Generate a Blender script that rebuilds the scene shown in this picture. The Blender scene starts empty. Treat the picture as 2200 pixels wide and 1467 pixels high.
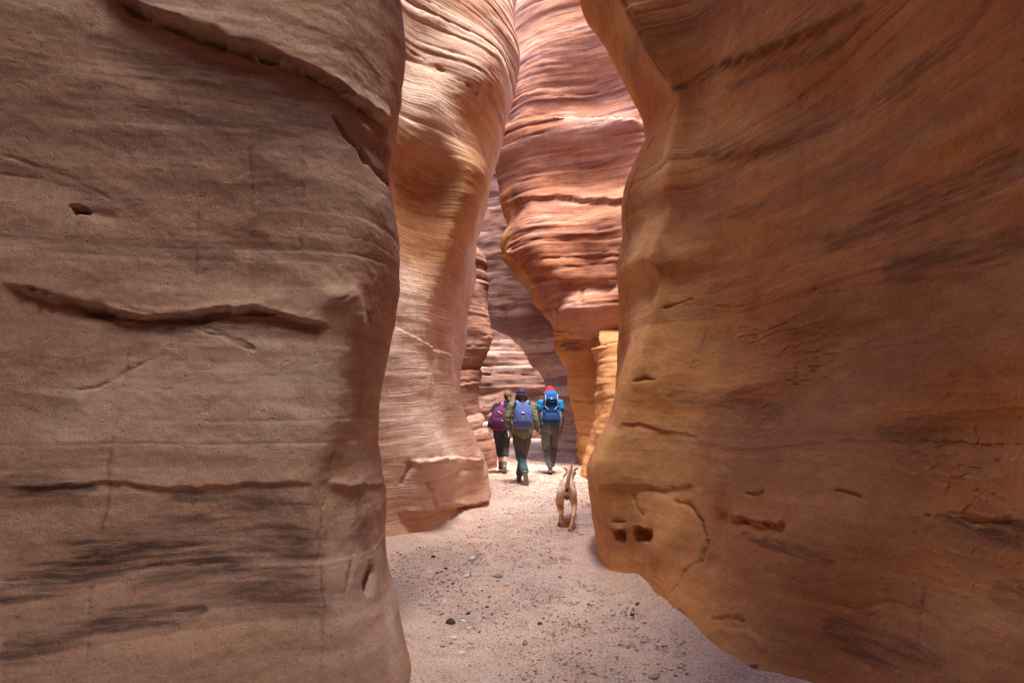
import bpy, bmesh, math, random
import numpy as np
from mathutils import Vector, Matrix

QM = 1.0   # mesh step multiplier
# ------------------------------------------------------------------ camera, sky, sun, exposure
SC = bpy.context.scene
COL = SC.collection
PITCH = math.radians(5.96)
CAMZ = 1.5
FPX = 1222.0
cam_d = bpy.data.cameras.new('camera'); cam = bpy.data.objects.new('camera', cam_d); COL.objects.link(cam)
cam_d.sensor_width = 36.0; cam_d.lens = 36.0 * FPX / 2200.0
cam.location = (0, 0, CAMZ); cam.rotation_euler = (math.radians(90) + PITCH, 0, 0)
cam_d.clip_start = 0.05; cam_d.clip_end = 500
SC.camera = cam

SUN_EL, SUN_AZ = 75.0, 166.0        # azimuth from +Y towards +X
w = bpy.data.worlds.new('World'); SC.world = w; w.use_nodes = True
nt = w.node_tree; nt.nodes.clear()
sky = nt.nodes.new('ShaderNodeTexSky'); sky.sky_type = 'NISHITA'; sky.sun_disc = False
sky.sun_elevation = math.radians(SUN_EL); sky.sun_rotation = math.radians(SUN_AZ)
bg = nt.nodes.new('ShaderNodeBackground'); bg.inputs[1].default_value = 0.15
wo = nt.nodes.new('ShaderNodeOutputWorld')
nt.links.new(sky.outputs[0], bg.inputs[0]); nt.links.new(bg.outputs[0], wo.inputs[0])
sun_d = bpy.data.lights.new('sun', 'SUN'); sun_d.energy = 1.25; sun_d.angle = math.radians(20); sun_d.color = (1.0, 0.93, 0.82)
sun = bpy.data.objects.new('sun', sun_d); COL.objects.link(sun)
sd = Vector((math.sin(math.radians(SUN_AZ)) * math.cos(math.radians(SUN_EL)), math.cos(math.radians(SUN_AZ)) * math.cos(math.radians(SUN_EL)), math.sin(math.radians(SUN_EL))))
sun.rotation_euler = sd.to_track_quat('Z', 'Y').to_euler(); sun.location = sd * 40
SC.view_settings.view_transform = 'Standard'; SC.view_settings.look = 'None'; SC.view_settings.gamma = 1
SC.view_settings.exposure = 3.32
SC.cycles.max_bounces = 10; SC.cycles.diffuse_bounces = 8; SC.cycles.glossy_bounces = 2; SC.cycles.transmission_bounces = 2
SC.cycles.sample_clamp_indirect = 6.0; SC.cycles.use_denoising = True; SC.cycles.caustics_reflective = False

# ------------------------------------------------------------------ tracing helpers
CP, SP = math.cos(PITCH), math.sin(PITCH)
def at(u, v, Y):
    "point of the picture (2200 x 1467) at the distance Y along the canyon"
    a = (u - 1100) / FPX; b = (733.5 - v) / FPX
    t = Y / (CP - b * SP)
    return np.array([a * t, Y, CAMZ + t * (SP + b * CP)])
def pix(P):
    d = P[..., 1] * CP + (P[..., 2] - CAMZ) * SP
    h = -P[..., 1] * SP + (P[..., 2] - CAMZ) * CP
    dd = np.where(d > 0.05, d, np.nan)
    return 1100 + FPX * P[..., 0] / dd, 733.5 - FPX * h / dd

# ------------------------------------------------------------------ noise
_rs = np.random.RandomState(7)
_perm = _rs.permutation(4096).astype(np.int64)
_g = _rs.normal(size=(4096, 3)); _g /= np.linalg.norm(_g, axis=1)[:, None]
def noise(x, y, z):
    x = np.asarray(x, float); y = np.asarray(y, float); z = np.asarray(z, float)
    x, y, z = np.broadcast_arrays(x, y, z)
    xi = np.floor(x).astype(np.int64); yi = np.floor(y).astype(np.int64); zi = np.floor(z).astype(np.int64)
    xf = x - xi; yf = y - yi; zf = z - zi
    ux = xf**3 * (xf * (xf * 6 - 15) + 10); uy = yf**3 * (yf * (yf * 6 - 15) + 10); uz = zf**3 * (zf * (zf * 6 - 15) + 10)
    out = 0
    for i in (0, 1):
        px = _perm[(xi + i) & 4095]
        wx = ux if i else 1 - ux
        for j in (0, 1):
            py = _perm[(px + yi + j) & 4095]
            wy = uy if j else 1 - uy
            for k in (0, 1):
                g = _g[_perm[(py + zi + k) & 4095]]
                wz = uz if k else 1 - uz
                out = out + wx * wy * wz * (g[..., 0] * (xf - i) + g[..., 1] * (yf - j) + g[..., 2] * (zf - k))
    return out * 1.6
def fbm(x, y, z, o=3, r=0.5):
    s = 0; a = 1.0
    for i in range(o):
        s = s + a * noise(x * 2**i + 17.3 * i, y * 2**i + 5.1 * i, z * 2**i - 9.7 * i); a *= r
    return s
def sstep(a, b, x):
    t = np.clip((x - a) / (b - a), 0, 1); return t * t * (3 - 2 * t)

# ------------------------------------------------------------------ objects
def tag(o, label=None, cat=None, group=None, kind=None):
    if label: o['label'] = label
    if cat: o['category'] = cat
    if group: o['group'] = group
    if kind: o['kind'] = kind
    return o
def empty(name, loc=(0, 0, 0), rz=0, label=None, cat=None, group=None):
    o = bpy.data.objects.new(name, None); COL.objects.link(o); o.location = loc; o.rotation_euler.z = rz
    o.empty_display_size = 0.1
    return tag(o, label, cat, group)
def link(name, me, mat=None, parent=None):
    o = bpy.data.objects.new(name, me); COL.objects.link(o)
    if mat is not None: me.materials.append(mat)
    if parent is not None: o.parent = parent
    return o
def grid_mesh(name, P, attrs=None, flip=False):
    R, C = P.shape[:2]
    me = bpy.data.meshes.new(name)
    me.vertices.add(R * C); me.vertices.foreach_set('co', P.reshape(-1).astype(np.float32))
    idx = np.arange(R * C).reshape(R, C)
    q = np.stack([idx[:-1, :-1], idx[:-1, 1:], idx[1:, 1:], idx[1:, :-1]], -1).reshape(-1, 4)
    if flip: q = q[:, ::-1]
    n = len(q)
    me.loops.add(n * 4); me.loops.foreach_set('vertex_index', q.reshape(-1).astype(np.int32))
    me.polygons.add(n); me.polygons.foreach_set('loop_start', np.arange(0, n * 4, 4, dtype=np.int32))
    me.polygons.foreach_set('use_smooth', np.ones(n, bool))
    for k, a in (attrs or {}).items():
        at_ = me.attributes.new(k, 'FLOAT', 'POINT'); at_.data.foreach_set('value', a.reshape(-1).astype(np.float32))
    me.update(); me.validate()
    return me

# ------------------------------------------------------------------ node helper
class NT:
    def __init__(s, name):
        s.m = bpy.data.materials.new(name); s.m.use_nodes = True; s.t = s.m.node_tree; s.t.nodes.clear()
        s.out = s.n('ShaderNodeOutputMaterial'); s.b = s.n('ShaderNodeBsdfPrincipled')
        s.l(s.b.outputs[0], s.out.inputs[0])
        s.b.inputs['Specular IOR Level'].default_value = 0.15
    def n(s, t, **k):
        x = s.t.nodes.new(t)
        for a, b in k.items(): setattr(x, a, b)
        return x
    def l(s, a, b): s.t.links.new(a, b)
    def put(s, sock, v):
        if isinstance(v, bpy.types.NodeSocket): s.l(v, sock)
        else: sock.default_value = v
    def math(s, op, a, b=0.0, c=None):
        x = s.n('ShaderNodeMath', operation=op); s.put(x.inputs[0], a); s.put(x.inputs[1], b)
        if c is not None: s.put(x.inputs[2], c)
        return x.outputs[0]
    def comb(s, x, y, z):
        c = s.n('ShaderNodeCombineXYZ'); s.put(c.inputs[0], x); s.put(c.inputs[1], y); s.put(c.inputs[2], z); return c.outputs[0]
    def noise(s, vec, scale, detail=3, rough=0.5, dist=0.0):
        x = s.n('ShaderNodeTexNoise'); s.l(vec, x.inputs['Vector']); x.inputs['Scale'].default_value = scale
        x.inputs['Detail'].default_value = detail; x.inputs['Roughness'].default_value = rough; x.inputs['Distortion'].default_value = dist
        return x.outputs[0]
    def ramp(s, f, st, interp='LINEAR'):
        x = s.n('ShaderNodeValToRGB'); x.color_ramp.interpolation = interp; e = x.color_ramp.elements
        while len(e) < len(st): e.new(0.5)
        for i, (p, c) in enumerate(st):
            e[i].position = p; e[i].color = (c, c, c, 1) if not hasattr(c, '__len__') else (*c, 1)
        s.put(x.inputs[0], f); return x.outputs[0]
    def mix(s, f, a, b, mode='MIX'):
        x = s.n('ShaderNodeMix', data_type='RGBA', blend_type=mode); s.put(x.inputs[0], f)
        s.put(x.inputs[6], a if not isinstance(a, tuple) else (*a, 1)); s.put(x.inputs[7], b if not isinstance(b, tuple) else (*b, 1))
        return x.outputs[2]
    def attr(s, name):
        x = s.n('ShaderNodeAttribute'); x.attribute_name = name; return x.outputs['Fac']
    def bump(s, h, strength, dist, nrm=None):
        x = s.n('ShaderNodeBump'); x.inputs['Strength'].default_value = strength; x.inputs['Distance'].default_value = dist
        s.put(x.inputs['Height'], h)
        if nrm is not None: s.l(nrm, x.inputs['Normal'])
        return x.outputs[0]
def plain(name, col, rough=0.85, var=0.15, scale=25, bump=0.0, spec=0.2):
    t = NT(name); g = t.n('ShaderNodeTexCoord'); v = t.noise(g.outputs['Object'], scale, 4, 0.6)
    c = t.mix(v, tuple(x * (1 - var) for x in col), tuple(min(1, x * (1 + var)) for x in col)); t.put(t.b.inputs['Base Color'], c)
    t.b.inputs['Roughness'].default_value = rough; t.b.inputs['Specular IOR Level'].default_value = spec
    if bump: t.l(t.bump(v, 0.6, bump), t.b.inputs['Normal'])
    return t.m

def rock_mat(name, a, b, band, pale, fine=1.0, freq=1.0, bandamt=0.6, paleamt=0.35, grain=0.004, ptex=0.5, streak=1.0, bd=1.0, lay=0.8):
    "sandstone: two body colours, thin darker beds and pale beds that follow the attribute bed"
    t = NT(name); co = t.n('ShaderNodeTexCoord').outputs['Object']
    sp = t.n('ShaderNodeSeparateXYZ'); t.l(co, sp.inputs[0]); X, Y, Z = sp.outputs
    wob = t.noise(co, 0.9, 3, 0.55)
    bed = t.math('ADD', t.attr('bed'), t.math('MULTIPLY', wob, 0.12))
    def layer(kx, kz, off=0.0):
        return t.comb(t.math('MULTIPLY', X, kx), t.math('MULTIPLY', Y, kx), t.math('MULTIPLY_ADD', bed, kz, off))
    big = t.noise(layer(0.35, 1.3 * freq), 1.0, 3, 0.55)
    mid = t.noise(layer(0.7, 5.0 * freq, 31.0), 1.0, 4, 0.6)
    thin = t.noise(layer(1.0, 30.0 * freq, 7.0), 1.0, 3, 0.65)
    thin2 = t.noise(layer(2.2, 75.0 * freq, 3.0), 1.0, 2, 0.6)
    blot = t.noise(co, 0.8, 4, 0.6, 0.4)
    body = t.mix(t.ramp(blot, [(0.35, 0), (0.65, 1)]), a, b)
    c = t.mix(t.math('MULTIPLY', t.ramp(big, [(0.5, 0), (0.66, 1)]), bandamt), body, band)
    c = t.mix(t.math('MULTIPLY', t.ramp(mid, [(0.5, 0), (0.62, 1)]), bandamt * 0.55), c, band)
    c = t.mix(t.math('MULTIPLY', t.ramp(mid, [(0.3, 1), (0.42, 0)]), paleamt), c, pale)
    c = t.mix(t.math('MULTIPLY', t.ramp(thin, [(0.53, 0), (0.66, 1)]), 0.34 * fine), c, band)
    c = t.mix(t.math('MULTIPLY', t.ramp(thin2, [(0.55, 0), (0.68, 1)]), 0.22 * fine), c, band)
    c = t.mix(t.math('MULTIPLY', t.ramp(thin, [(0.3, 1), (0.45, 0)]), 0.3 * fine), c, pale)
    ly = t.attr('lay')
    c = t.mix(t.math('MULTIPLY', t.ramp(ly, [(0.52, 0), (0.78, 1)]), lay), c, band)
    c = t.mix(t.math('MULTIPLY', t.ramp(ly, [(0.22, 1), (0.45, 0)]), lay * 0.8), c, pale)
    c = t.mix(t.math('MULTIPLY', t.attr('ochre_glow'), 0.75), c, (0.66, 0.335, 0.11))  # rock tint mixed with painted glow of bounced light
    # vertical water runs
    vs = t.noise(t.comb(t.math('MULTIPLY', X, 5.0), t.math('MULTIPLY', Y, 5.0), t.math('MULTIPLY', Z, 0.35)), 1.0, 4, 0.6)
    c = t.mix(t.math('MULTIPLY', t.ramp(vs, [(0.56, 0), (0.72, 1)]), 0.18 * streak), c, tuple(x * 0.55 for x in band))
    st = t.attr('stain_shade'); sn = t.noise(layer(3.5, 34.0, 3.0), 1.0, 7, 0.7)
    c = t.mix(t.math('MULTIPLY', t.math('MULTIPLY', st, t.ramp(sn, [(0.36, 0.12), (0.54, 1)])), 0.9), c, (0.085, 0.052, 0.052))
    c = t.mix(t.math('MULTIPLY', t.attr('pale'), t.ramp(sn, [(0.3, 1), (0.7, 0.5)])), c, pale)
    mo = t.noise(co, 2.6, 9, 0.72, 0.3); c = t.mix(t.math('MULTIPLY', t.ramp(mo, [(0.50, 0), (0.66, 1)]), 0.30), c, tuple(x * 0.8 for x in band))
    mp = t.noise(layer(1.6, 6.0, 50.0), 1.0, 8, 0.75); c = t.mix(t.math('MULTIPLY', t.ramp(mp, [(0.34, 1), (0.46, 0)]), 0.35), c, pale)
    spk = t.noise(co, 38, 2, 0.5); c = t.mix(t.math('MULTIPLY', t.ramp(spk, [(0.68, 0), (0.74, 1)]), 0.45), c, tuple(x * 0.45 for x in band))
    # grain of the sand
    g1 = t.noise(co, 120, 4, 0.75); g2 = t.noise(co, 9, 8, 0.7)
    c = t.mix(0.5, c, t.ramp(g1, [(0.3, 0.28), (0.5, 0.5), (0.7, 0.70)]), 'OVERLAY')
    c = t.mix(0.5, c, t.ramp(g2, [(0.3, 0.4), (0.7, 0.6)]), 'OVERLAY')
    t.put(t.b.inputs['Base Color'], c); t.b.inputs['Roughness'].default_value = 0.92
    t.b.inputs['Specular IOR Level'].default_value = 0.12
    n1 = t.bump(t.math('ADD', t.math('MULTIPLY', thin, 1.0), t.math('MULTIPLY', thin2, 0.5)), 0.5, 0.02 * fine * bd)
    pit = t.ramp(t.noise(co, 30, 2, 0.5), [(0.28, 0.0), (0.36, 1.0)])
    n2 = t.bump(t.math('ADD', t.math('MULTIPLY', g2, 1.0), t.math('MULTIPLY', pit, ptex * 0.4)), 0.6, 0.02 * (0.6 + 0.4 * bd), n1)
    n3 = t.bump(g1, 0.42, grain, n2)
    t.l(n3, t.b.inputs['Normal'])
    return t.m
# ------------------------------------------------------------------ canyon walls
def hermite(x, xs, ys):
    "smooth interpolation through the points (xs ascending)"
    xs = np.asarray(xs, float); ys = np.asarray(ys, float)
    if ys.ndim == 1: ys = ys[:, None]
    n = len(xs)
    if n == 1: return np.repeat(ys, len(x), 0)
    d = np.diff(ys, axis=0) / np.diff(xs)[:, None]
    m = np.empty_like(ys); m[0] = d[0]; m[-1] = d[-1]
    if n > 2:
        h = np.diff(xs)[:, None]
        m[1:-1] = (d[:-1] * h[1:] + d[1:] * h[:-1]) / (h[1:] + h[:-1])
    i = np.clip(np.searchsorted(xs, x) - 1, 0, n - 2)
    h = (xs[i + 1] - xs[i])[:, None]; t = ((x - xs[i])[:, None]) / h
    tc = np.clip(t, 0, 1)
    y = (2 * tc**3 - 3 * tc**2 + 1) * ys[i] + (tc**3 - 2 * tc**2 + tc) * h * m[i] + (-2 * tc**3 + 3 * tc**2) * ys[i + 1] + (tc**3 - tc**2) * h * m[i + 1]
    return y

def px(pts, Y=None, lean=(0, 0), lim=1.5):
    P = [at(p[0], p[1], p[2] if len(p) > 2 else Y) for p in pts]
    return dict(P=np.array(P), lean=lean, lim=lim)
def wd(pts, lean=(0, 0), lim=1.5):     # (x, y, z) in metres
    return dict(P=np.array(pts, float), lean=lean, lim=lim)

def station_curve(st, z):
    P = st['P'][np.argsort(st['P'][:, 2])]
    zc = np.clip(z, P[0, 2], P[-1, 2])
    if len(P) > 1: xy = hermite(zc, P[:, 2], P[:, :2])
    else: xy = np.repeat(P[:, :2], len(z), 0)
    up = np.maximum(z - P[-1, 2], 0)
    k = st['lim'] * (1 - np.exp(-up / st['lim'])) if st['lim'] > 0 else 0
    xy = xy + np.stack([st['lean'][0] * k, st['lean'][1] * k], 1)
    dn = np.minimum(z - P[0, 2], 0)
    if len(P) > 1:
        sl = (P[1, :2] - P[0, :2]) / (P[1, 2] - P[0, 2])
        xy = xy + dn[:, None] * sl[None] * 0.6
    return xy

def layers(bed, smin, smax, seed):
    "beds of random thickness: for every height the tone of its bed, the place within it and its offset"
    rs = np.random.RandomState(seed); B = [-3.0]
    while B[-1] < 22: B.append(B[-1] + math.exp(rs.uniform(math.log(smin), math.log(smax))))
    B = np.array(B); tone = rs.uniform(0, 1, len(B)); off = rs.uniform(-1, 1, len(B))
    i = np.clip(np.searchsorted(B, bed) - 1, 0, len(B) - 2); th = B[i + 1] - B[i]; t = np.clip((bed - B[i]) / th, 0, 1)
    return tone[i], t, off[i], th, tone[i + 1], off[i + 1]
def canyon_wall(name, label, stations, mat, near, ztop, zframe, relief, q=0.0027, feats=None, seed=0, dip=(0, 0), calm=None, soft=1.0, rough=0.016):
    q = q * QM; step = q * near
    z = list(np.arange(-0.35, zframe, step)); dz = step
    while z[-1] < ztop: dz = min(dz * 1.06, 0.15); z.append(z[-1] + dz)
    z = np.array(z)
    curves = np.array([station_curve(s, z) for s in stations])      # S,R,2
    mid = curves[:, np.searchsorted(z, min(2.5, zframe * 0.5))]
    seg = np.linalg.norm(np.diff(mid, axis=0), axis=1)
    S = np.concatenate([[0], np.cumsum(seg)])
    cols = []
    for i in range(len(seg)):
        a, b = mid[i], mid[i + 1]
        dist = max(0.5, min(np.hypot(*a), np.hypot(*b)))
        vis = any(p[1] > 0.4 and abs(p[0] / p[1]) < 1.0 for p in (a, b)) and min(a[1], b[1]) > 0.2
        r = q * dist * 1.0 if (vis and not stations[i].get('hid')) else 0.06
        n = max(2, int(math.ceil(seg[i] / r)))
        cols += list(S[i] + (S[i + 1] - S[i]) * np.arange(n) / n)
    cols.append(S[-1]); cols = np.array(cols)
    XY = np.stack([hermite(cols, S, curves[:, r]) for r in range(len(z))])    # R,C,2
    P = np.dstack([XY, np.repeat(z[:, None], len(cols), 1)])
    def normals(P):
        ds = np.gradient(P, axis=1); dz_ = np.gradient(P, axis=0)
        n = np.cross(ds, dz_); n /= np.linalg.norm(n, axis=2)[..., None] + 1e-9
        return n
    N = normals(P)
    # orientation: the visible face looks at the camera
    r0 = np.searchsorted(z, 1.5)
    m = [i for i, s in enumerate(stations) if s.get('face')][0]
    c0 = np.searchsorted(cols, S[m])
    s0 = 1.0 if np.dot(N[r0, c0], np.array([0, 0, 1.5]) - P[r0, c0]) > 0 else -1.0
    N *= s0
    X, Y, Z = P[..., 0] + seed * 3.7, P[..., 1], P[..., 2]
    warp = 0.14 * soft * noise(X * 0.3, Y * 0.3, Z * 0.5) + 0.022 * soft * fbm(X * 1.1, Y * 1.1, Z * 1.5, 2)
    bed = Z + dip[0] * P[..., 0] + dip[1] * P[..., 1] + warp
    A, B, Cc, sA = relief          # big, medium, strata relief, terrace sharpness
    d = A * fbm(X * 0.55, Y * 0.55, Z * 0.75 + 3, 2) + B * fbm(X * 1.0, Y * 1.0, bed * 2.2, 3)
    mod = 0.25 + 1.0 * sstep(-0.35, 0.45, noise(X * 0.6 + 9, Y * 0.6, Z * 0.8))
    tn1, t1, o1, h1, tn1b, o1b = layers(bed + 0.05 * noise(X * 0.5, Y * 0.5, Z * 0.5), 0.35, 1.1, 100 + seed)
    tn2, t2, o2, h2, tn2b, o2b = layers(bed + 0.02 * noise(X * 0.8 + 5, Y * 0.8, Z * 0.8), 0.07, 0.30, 200 + seed)
    tn3, t3, o3, h3, _, _ = layers(bed, 0.02, 0.07, 300 + seed)
    def prof(t, o, ob, sh):          # rounded bed, sharp undercut at its lower edge
        e = sstep(0, sh, t); return (o * 0.5 + 0.5 * np.sqrt(np.clip(1 - (2 * t - 1)**4, 0, 1))) * e + (1 - e) * (-0.25)
    m1 = sstep(-0.4, 0.35, noise(X * 0.35 + 9, Y * 0.35, bed * 0.9)); m2 = sstep(-0.25, 0.4, noise(X * 0.5 + 29, Y * 0.5, bed * 2.1)); m3 = sstep(-0.2, 0.4, noise(X * 0.7 + 49, Y * 0.7, bed * 4))
    km = 1.0 if calm is None else calm[2] + (1 - calm[2]) * sstep(calm[0], calm[1], Z + 0.4 * noise(X * .6, Y * .6, 2.2)); m1 = m1 * km; m2 = m2 * km; m3 = m3 * km
    d = d + Cc * (1.0 * m1 * prof(t1, o1, o1b, 0.10) + 0.55 * m2 * prof(t2, o2, o2b, 0.18) + 0.22 * m3 * prof(t3, o3, o3, 0.3))
    lay = np.clip(0.5 + 0.42 * (tn1 - .5) * (0.4 * km + 0.6 * m1) + 0.75 * (tn2 - 0.5) * (0.25 * km + 0.75 * m2) + 0.55 * (tn3 - 0.5) * (0.2 * km + 0.8 * m3), 0, 1)
    cr = -np.abs(noise(X * 2.1 + 60, Y * 2.1, bed * 5.0)) * 0.5 - np.abs(noise(X * 5.5 + 70, Y * 5.5, Z * 6.5)) * 0.25 + 0.10 * noise(X * 26, Y * 26, Z * 30)
    d = d + rough * cr
    P = P + N * d[..., None]
    stain_shade = np.zeros(P.shape[:2]); pale = np.zeros(P.shape[:2]); ochre_glow = np.zeros(P.shape[:2])
    if feats:
        N = normals(P) * s0
        U, V = pix(P)
        back = ((np.array([0, 0, CAMZ]) - P) * N).sum(2) < 0
        U = np.where(back, np.nan, U)
        flatP = P.reshape(-1, 3); D = np.zeros(len(flatP)); Zs = np.zeros(len(flatP))
        jit = 0.016 * fbm(flatP[:, 0] * 9, flatP[:, 1] * 9, flatP[:, 2] * 12, 4, 0.65) + 0.02 * noise(flatP[:, 0] * 2.5, flatP[:, 1] * 2.5, flatP[:, 2] * 2.5)
        for f in feats:
            kind, pts = f[0], f[1]; prm = f[2]
            poly = []
            for (u, v) in pts:
                dd = (U - u)**2 + (V - v)**2; i = np.nanargmin(dd); poly.append(flatP[i])
            poly = np.array(poly)
            rad = prm.get('rad', prm.get('w', 0.05) * 3 + prm.get('h', 0) * 4.5)
            lo = poly.min(0) - rad; hi = poly.max(0) + rad
            sel = np.where(((flatP > lo) & (flatP < hi)).all(1))[0]
            if len(sel) == 0: continue
            Q = flatP[sel]; best = np.full(len(Q), 1e9); zl = np.zeros(len(Q)); tt = np.zeros(len(Q))
            L = np.concatenate([[0], np.cumsum(np.linalg.norm(np.diff(poly, axis=0), axis=1))]) if len(poly) > 1 else np.array([0])
            if len(poly) == 1:
                best = np.linalg.norm(Q - poly[0], axis=1); zl[:] = poly[0, 2]; tt[:] = 0.5
                Ltot = 1
            else:
                Ltot = L[-1]
                for k in range(len(poly) - 1):
                    a, b = poly[k], poly[k + 1]; ab = b - a; t = np.clip(((Q - a) @ ab) / (ab @ ab + 1e-9), 0, 1)
                    c = a + t[:, None] * ab; dd = np.linalg.norm(Q - c, axis=1); m_ = dd < best
                    best[m_] = dd[m_]; zl[m_] = c[m_, 2]; tt[m_] = (L[k] + t[m_] * (L[k + 1] - L[k])) / Ltot
            j = jit[sel] * prm.get('jit', 1.0)
            dz_ = (Q[:, 2] - zl) + j
            taper = sstep(0, 0.08, tt) * sstep(0, 0.08, 1 - tt) if len(poly) > 1 and prm.get('taper', 1) else 1.0
            if kind == 'crack':
                lens = np.clip(1.35 * np.sqrt(np.clip(4 * tt * (1 - tt), 0, 1)), 0.05, 1.0); w_ = lens * prm['w'] * (0.30 + 0.75 * np.clip(0.5 + 1.2 * fbm(Q[:, 0] * 6 + seed, Q[:, 1] * 6, 3.3, 3), 0.1, 1.3))
                if prm['w'] < 0.012: w_ = 0.010 * lens * (0.7 + 0.6 * noise(Q[:, 0] * 4, Q[:, 1] * 4, Q[:, 2] * 4)); prm = dict(prm, d=min(prm['d'], 0.010))
                D[sel] -= prm['d'] * 0.8 * np.exp(-(np.abs(best + j * 0.7) / w_)**1.6) * taper * np.clip(0.75 + 0.7 * noise(Q[:, 0] * 9, Q[:, 1] * 9, 1.1), 0.2, 1.2)
                Zs[sel] = np.maximum(Zs[sel], 0.75 * np.exp(-(best / (np.maximum(w_, 0.006) * 0.8))**2) * taper * np.clip(0.7 + 1.1 * noise(Q[:, 0] * 5, Q[:, 1] * 5, Q[:, 2] * 5 + 7), 0, 1))  # painted dark line stands in for the shade deep in a crack
            elif kind == 'ledge':      # overhang: rock above stands out, rock below is cut back
                h = prm['h']; near_ = np.exp(-(np.maximum(best - np.abs(dz_), 0) / (h * 0.6 + 0.02))**2)
                e = sstep(-prm.get('s', 0.012), prm.get('s', 0.012), dz_)
                out_ = prm['a'] * np.exp(-np.maximum(dz_, 0) / h) * e - prm['b'] * np.exp(-np.maximum(-dz_, 0) / (h * prm.get('hb', 0.8))) * (1 - e)
                D[sel] += out_ * near_ * taper
            elif kind == 'bulge':
                D[sel] += prm['a'] * np.exp(-(best / prm['w'])**2)
            elif kind == 'stain_shade':
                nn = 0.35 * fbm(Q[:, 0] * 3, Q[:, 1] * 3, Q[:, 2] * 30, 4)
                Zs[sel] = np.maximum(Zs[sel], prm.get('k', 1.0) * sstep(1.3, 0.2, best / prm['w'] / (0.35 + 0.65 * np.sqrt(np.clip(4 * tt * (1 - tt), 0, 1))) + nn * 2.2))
            elif kind == 'pale':
                nn = 0.35 * fbm(Q[:, 0] * 3, Q[:, 1] * 3, Q[:, 2] * 30, 4)
                pale.reshape(-1)[sel] = np.maximum(pale.reshape(-1)[sel], prm.get('k', 1.0) * sstep(1.2, 0.3, best / prm['w'] + nn))
            elif kind == 'ochre_glow':
                ochre_glow.reshape(-1)[sel] = np.maximum(ochre_glow.reshape(-1)[sel], prm.get('k', 1.0) * sstep(1.1, 0.6, best / prm['w'] + 0.3 * fbm(Q[:, 0] * 2, Q[:, 1] * 2, Q[:, 2] * 4, 3)))
            elif kind == 'hole':
                D[sel] -= prm['d'] * sstep(1.15, 0.8, (best + j * 1.1 + 0.012 * noise(Q[:, 0] * 20, Q[:, 1] * 20, Q[:, 2] * 20)) / prm['w'])
        P = P + N * D.reshape(P.shape[:2])[..., None]; stain_shade = Zs.reshape(P.shape[:2])
    me = grid_mesh(name, P, dict(bed=bed, stain_shade=stain_shade, pale=pale, lay=lay, ochre_glow=ochre_glow), flip=(s0 < 0))
    o = link(name, me, mat)
    tag(o, label, 'rock wall', None, 'structure')
    return P, N

def F(s): s['face'] = 1; return s

# ---- materials of the walls
M_LEFT = rock_mat('grey_brown_sandstone', (0.61, 0.40, 0.305), (0.54, 0.335, 0.245), (0.27, 0.17, 0.15), (0.70, 0.52, 0.42), fine=0.15, lay=0.35, freq=0.55, bandamt=0.4, paleamt=0.25, bd=0.25)
M_RIGHT = rock_mat('ochre_sandstone', (0.72, 0.375, 0.15), (0.67, 0.30, 0.11), (0.31, 0.155, 0.105), (0.76, 0.48, 0.25), fine=0.22, lay=0.22, freq=0.6, bandamt=0.6, paleamt=0.25, bd=0.35)
M_MID = rock_mat('pale_rose_sandstone', (0.72, 0.48, 0.35), (0.66, 0.39, 0.25), (0.42, 0.23, 0.165), (0.82, 0.67, 0.58), fine=1.1, freq=0.8, bandamt=0.45, paleamt=0.5, lay=0.85)
M_REAR = rock_mat('red_sandstone', (0.475, 0.207, 0.110), (0.440, 0.167, 0.075), (0.24, 0.10, 0.075), (0.581, 0.352, 0.273), fine=1.25, freq=0.62, bandamt=0.5, paleamt=0.3, lay=0.7)
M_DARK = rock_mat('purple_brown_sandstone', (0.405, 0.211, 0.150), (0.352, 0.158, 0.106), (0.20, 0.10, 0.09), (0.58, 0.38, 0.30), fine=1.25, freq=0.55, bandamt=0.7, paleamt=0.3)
M_FAR = rock_mat('faded_pink_sandstone', (0.37, 0.20, 0.155), (0.33, 0.165, 0.115), (0.19, 0.10, 0.085), (0.50, 0.36, 0.31), fine=1.25, freq=0.5, bandamt=0.5, paleamt=0.6)

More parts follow.
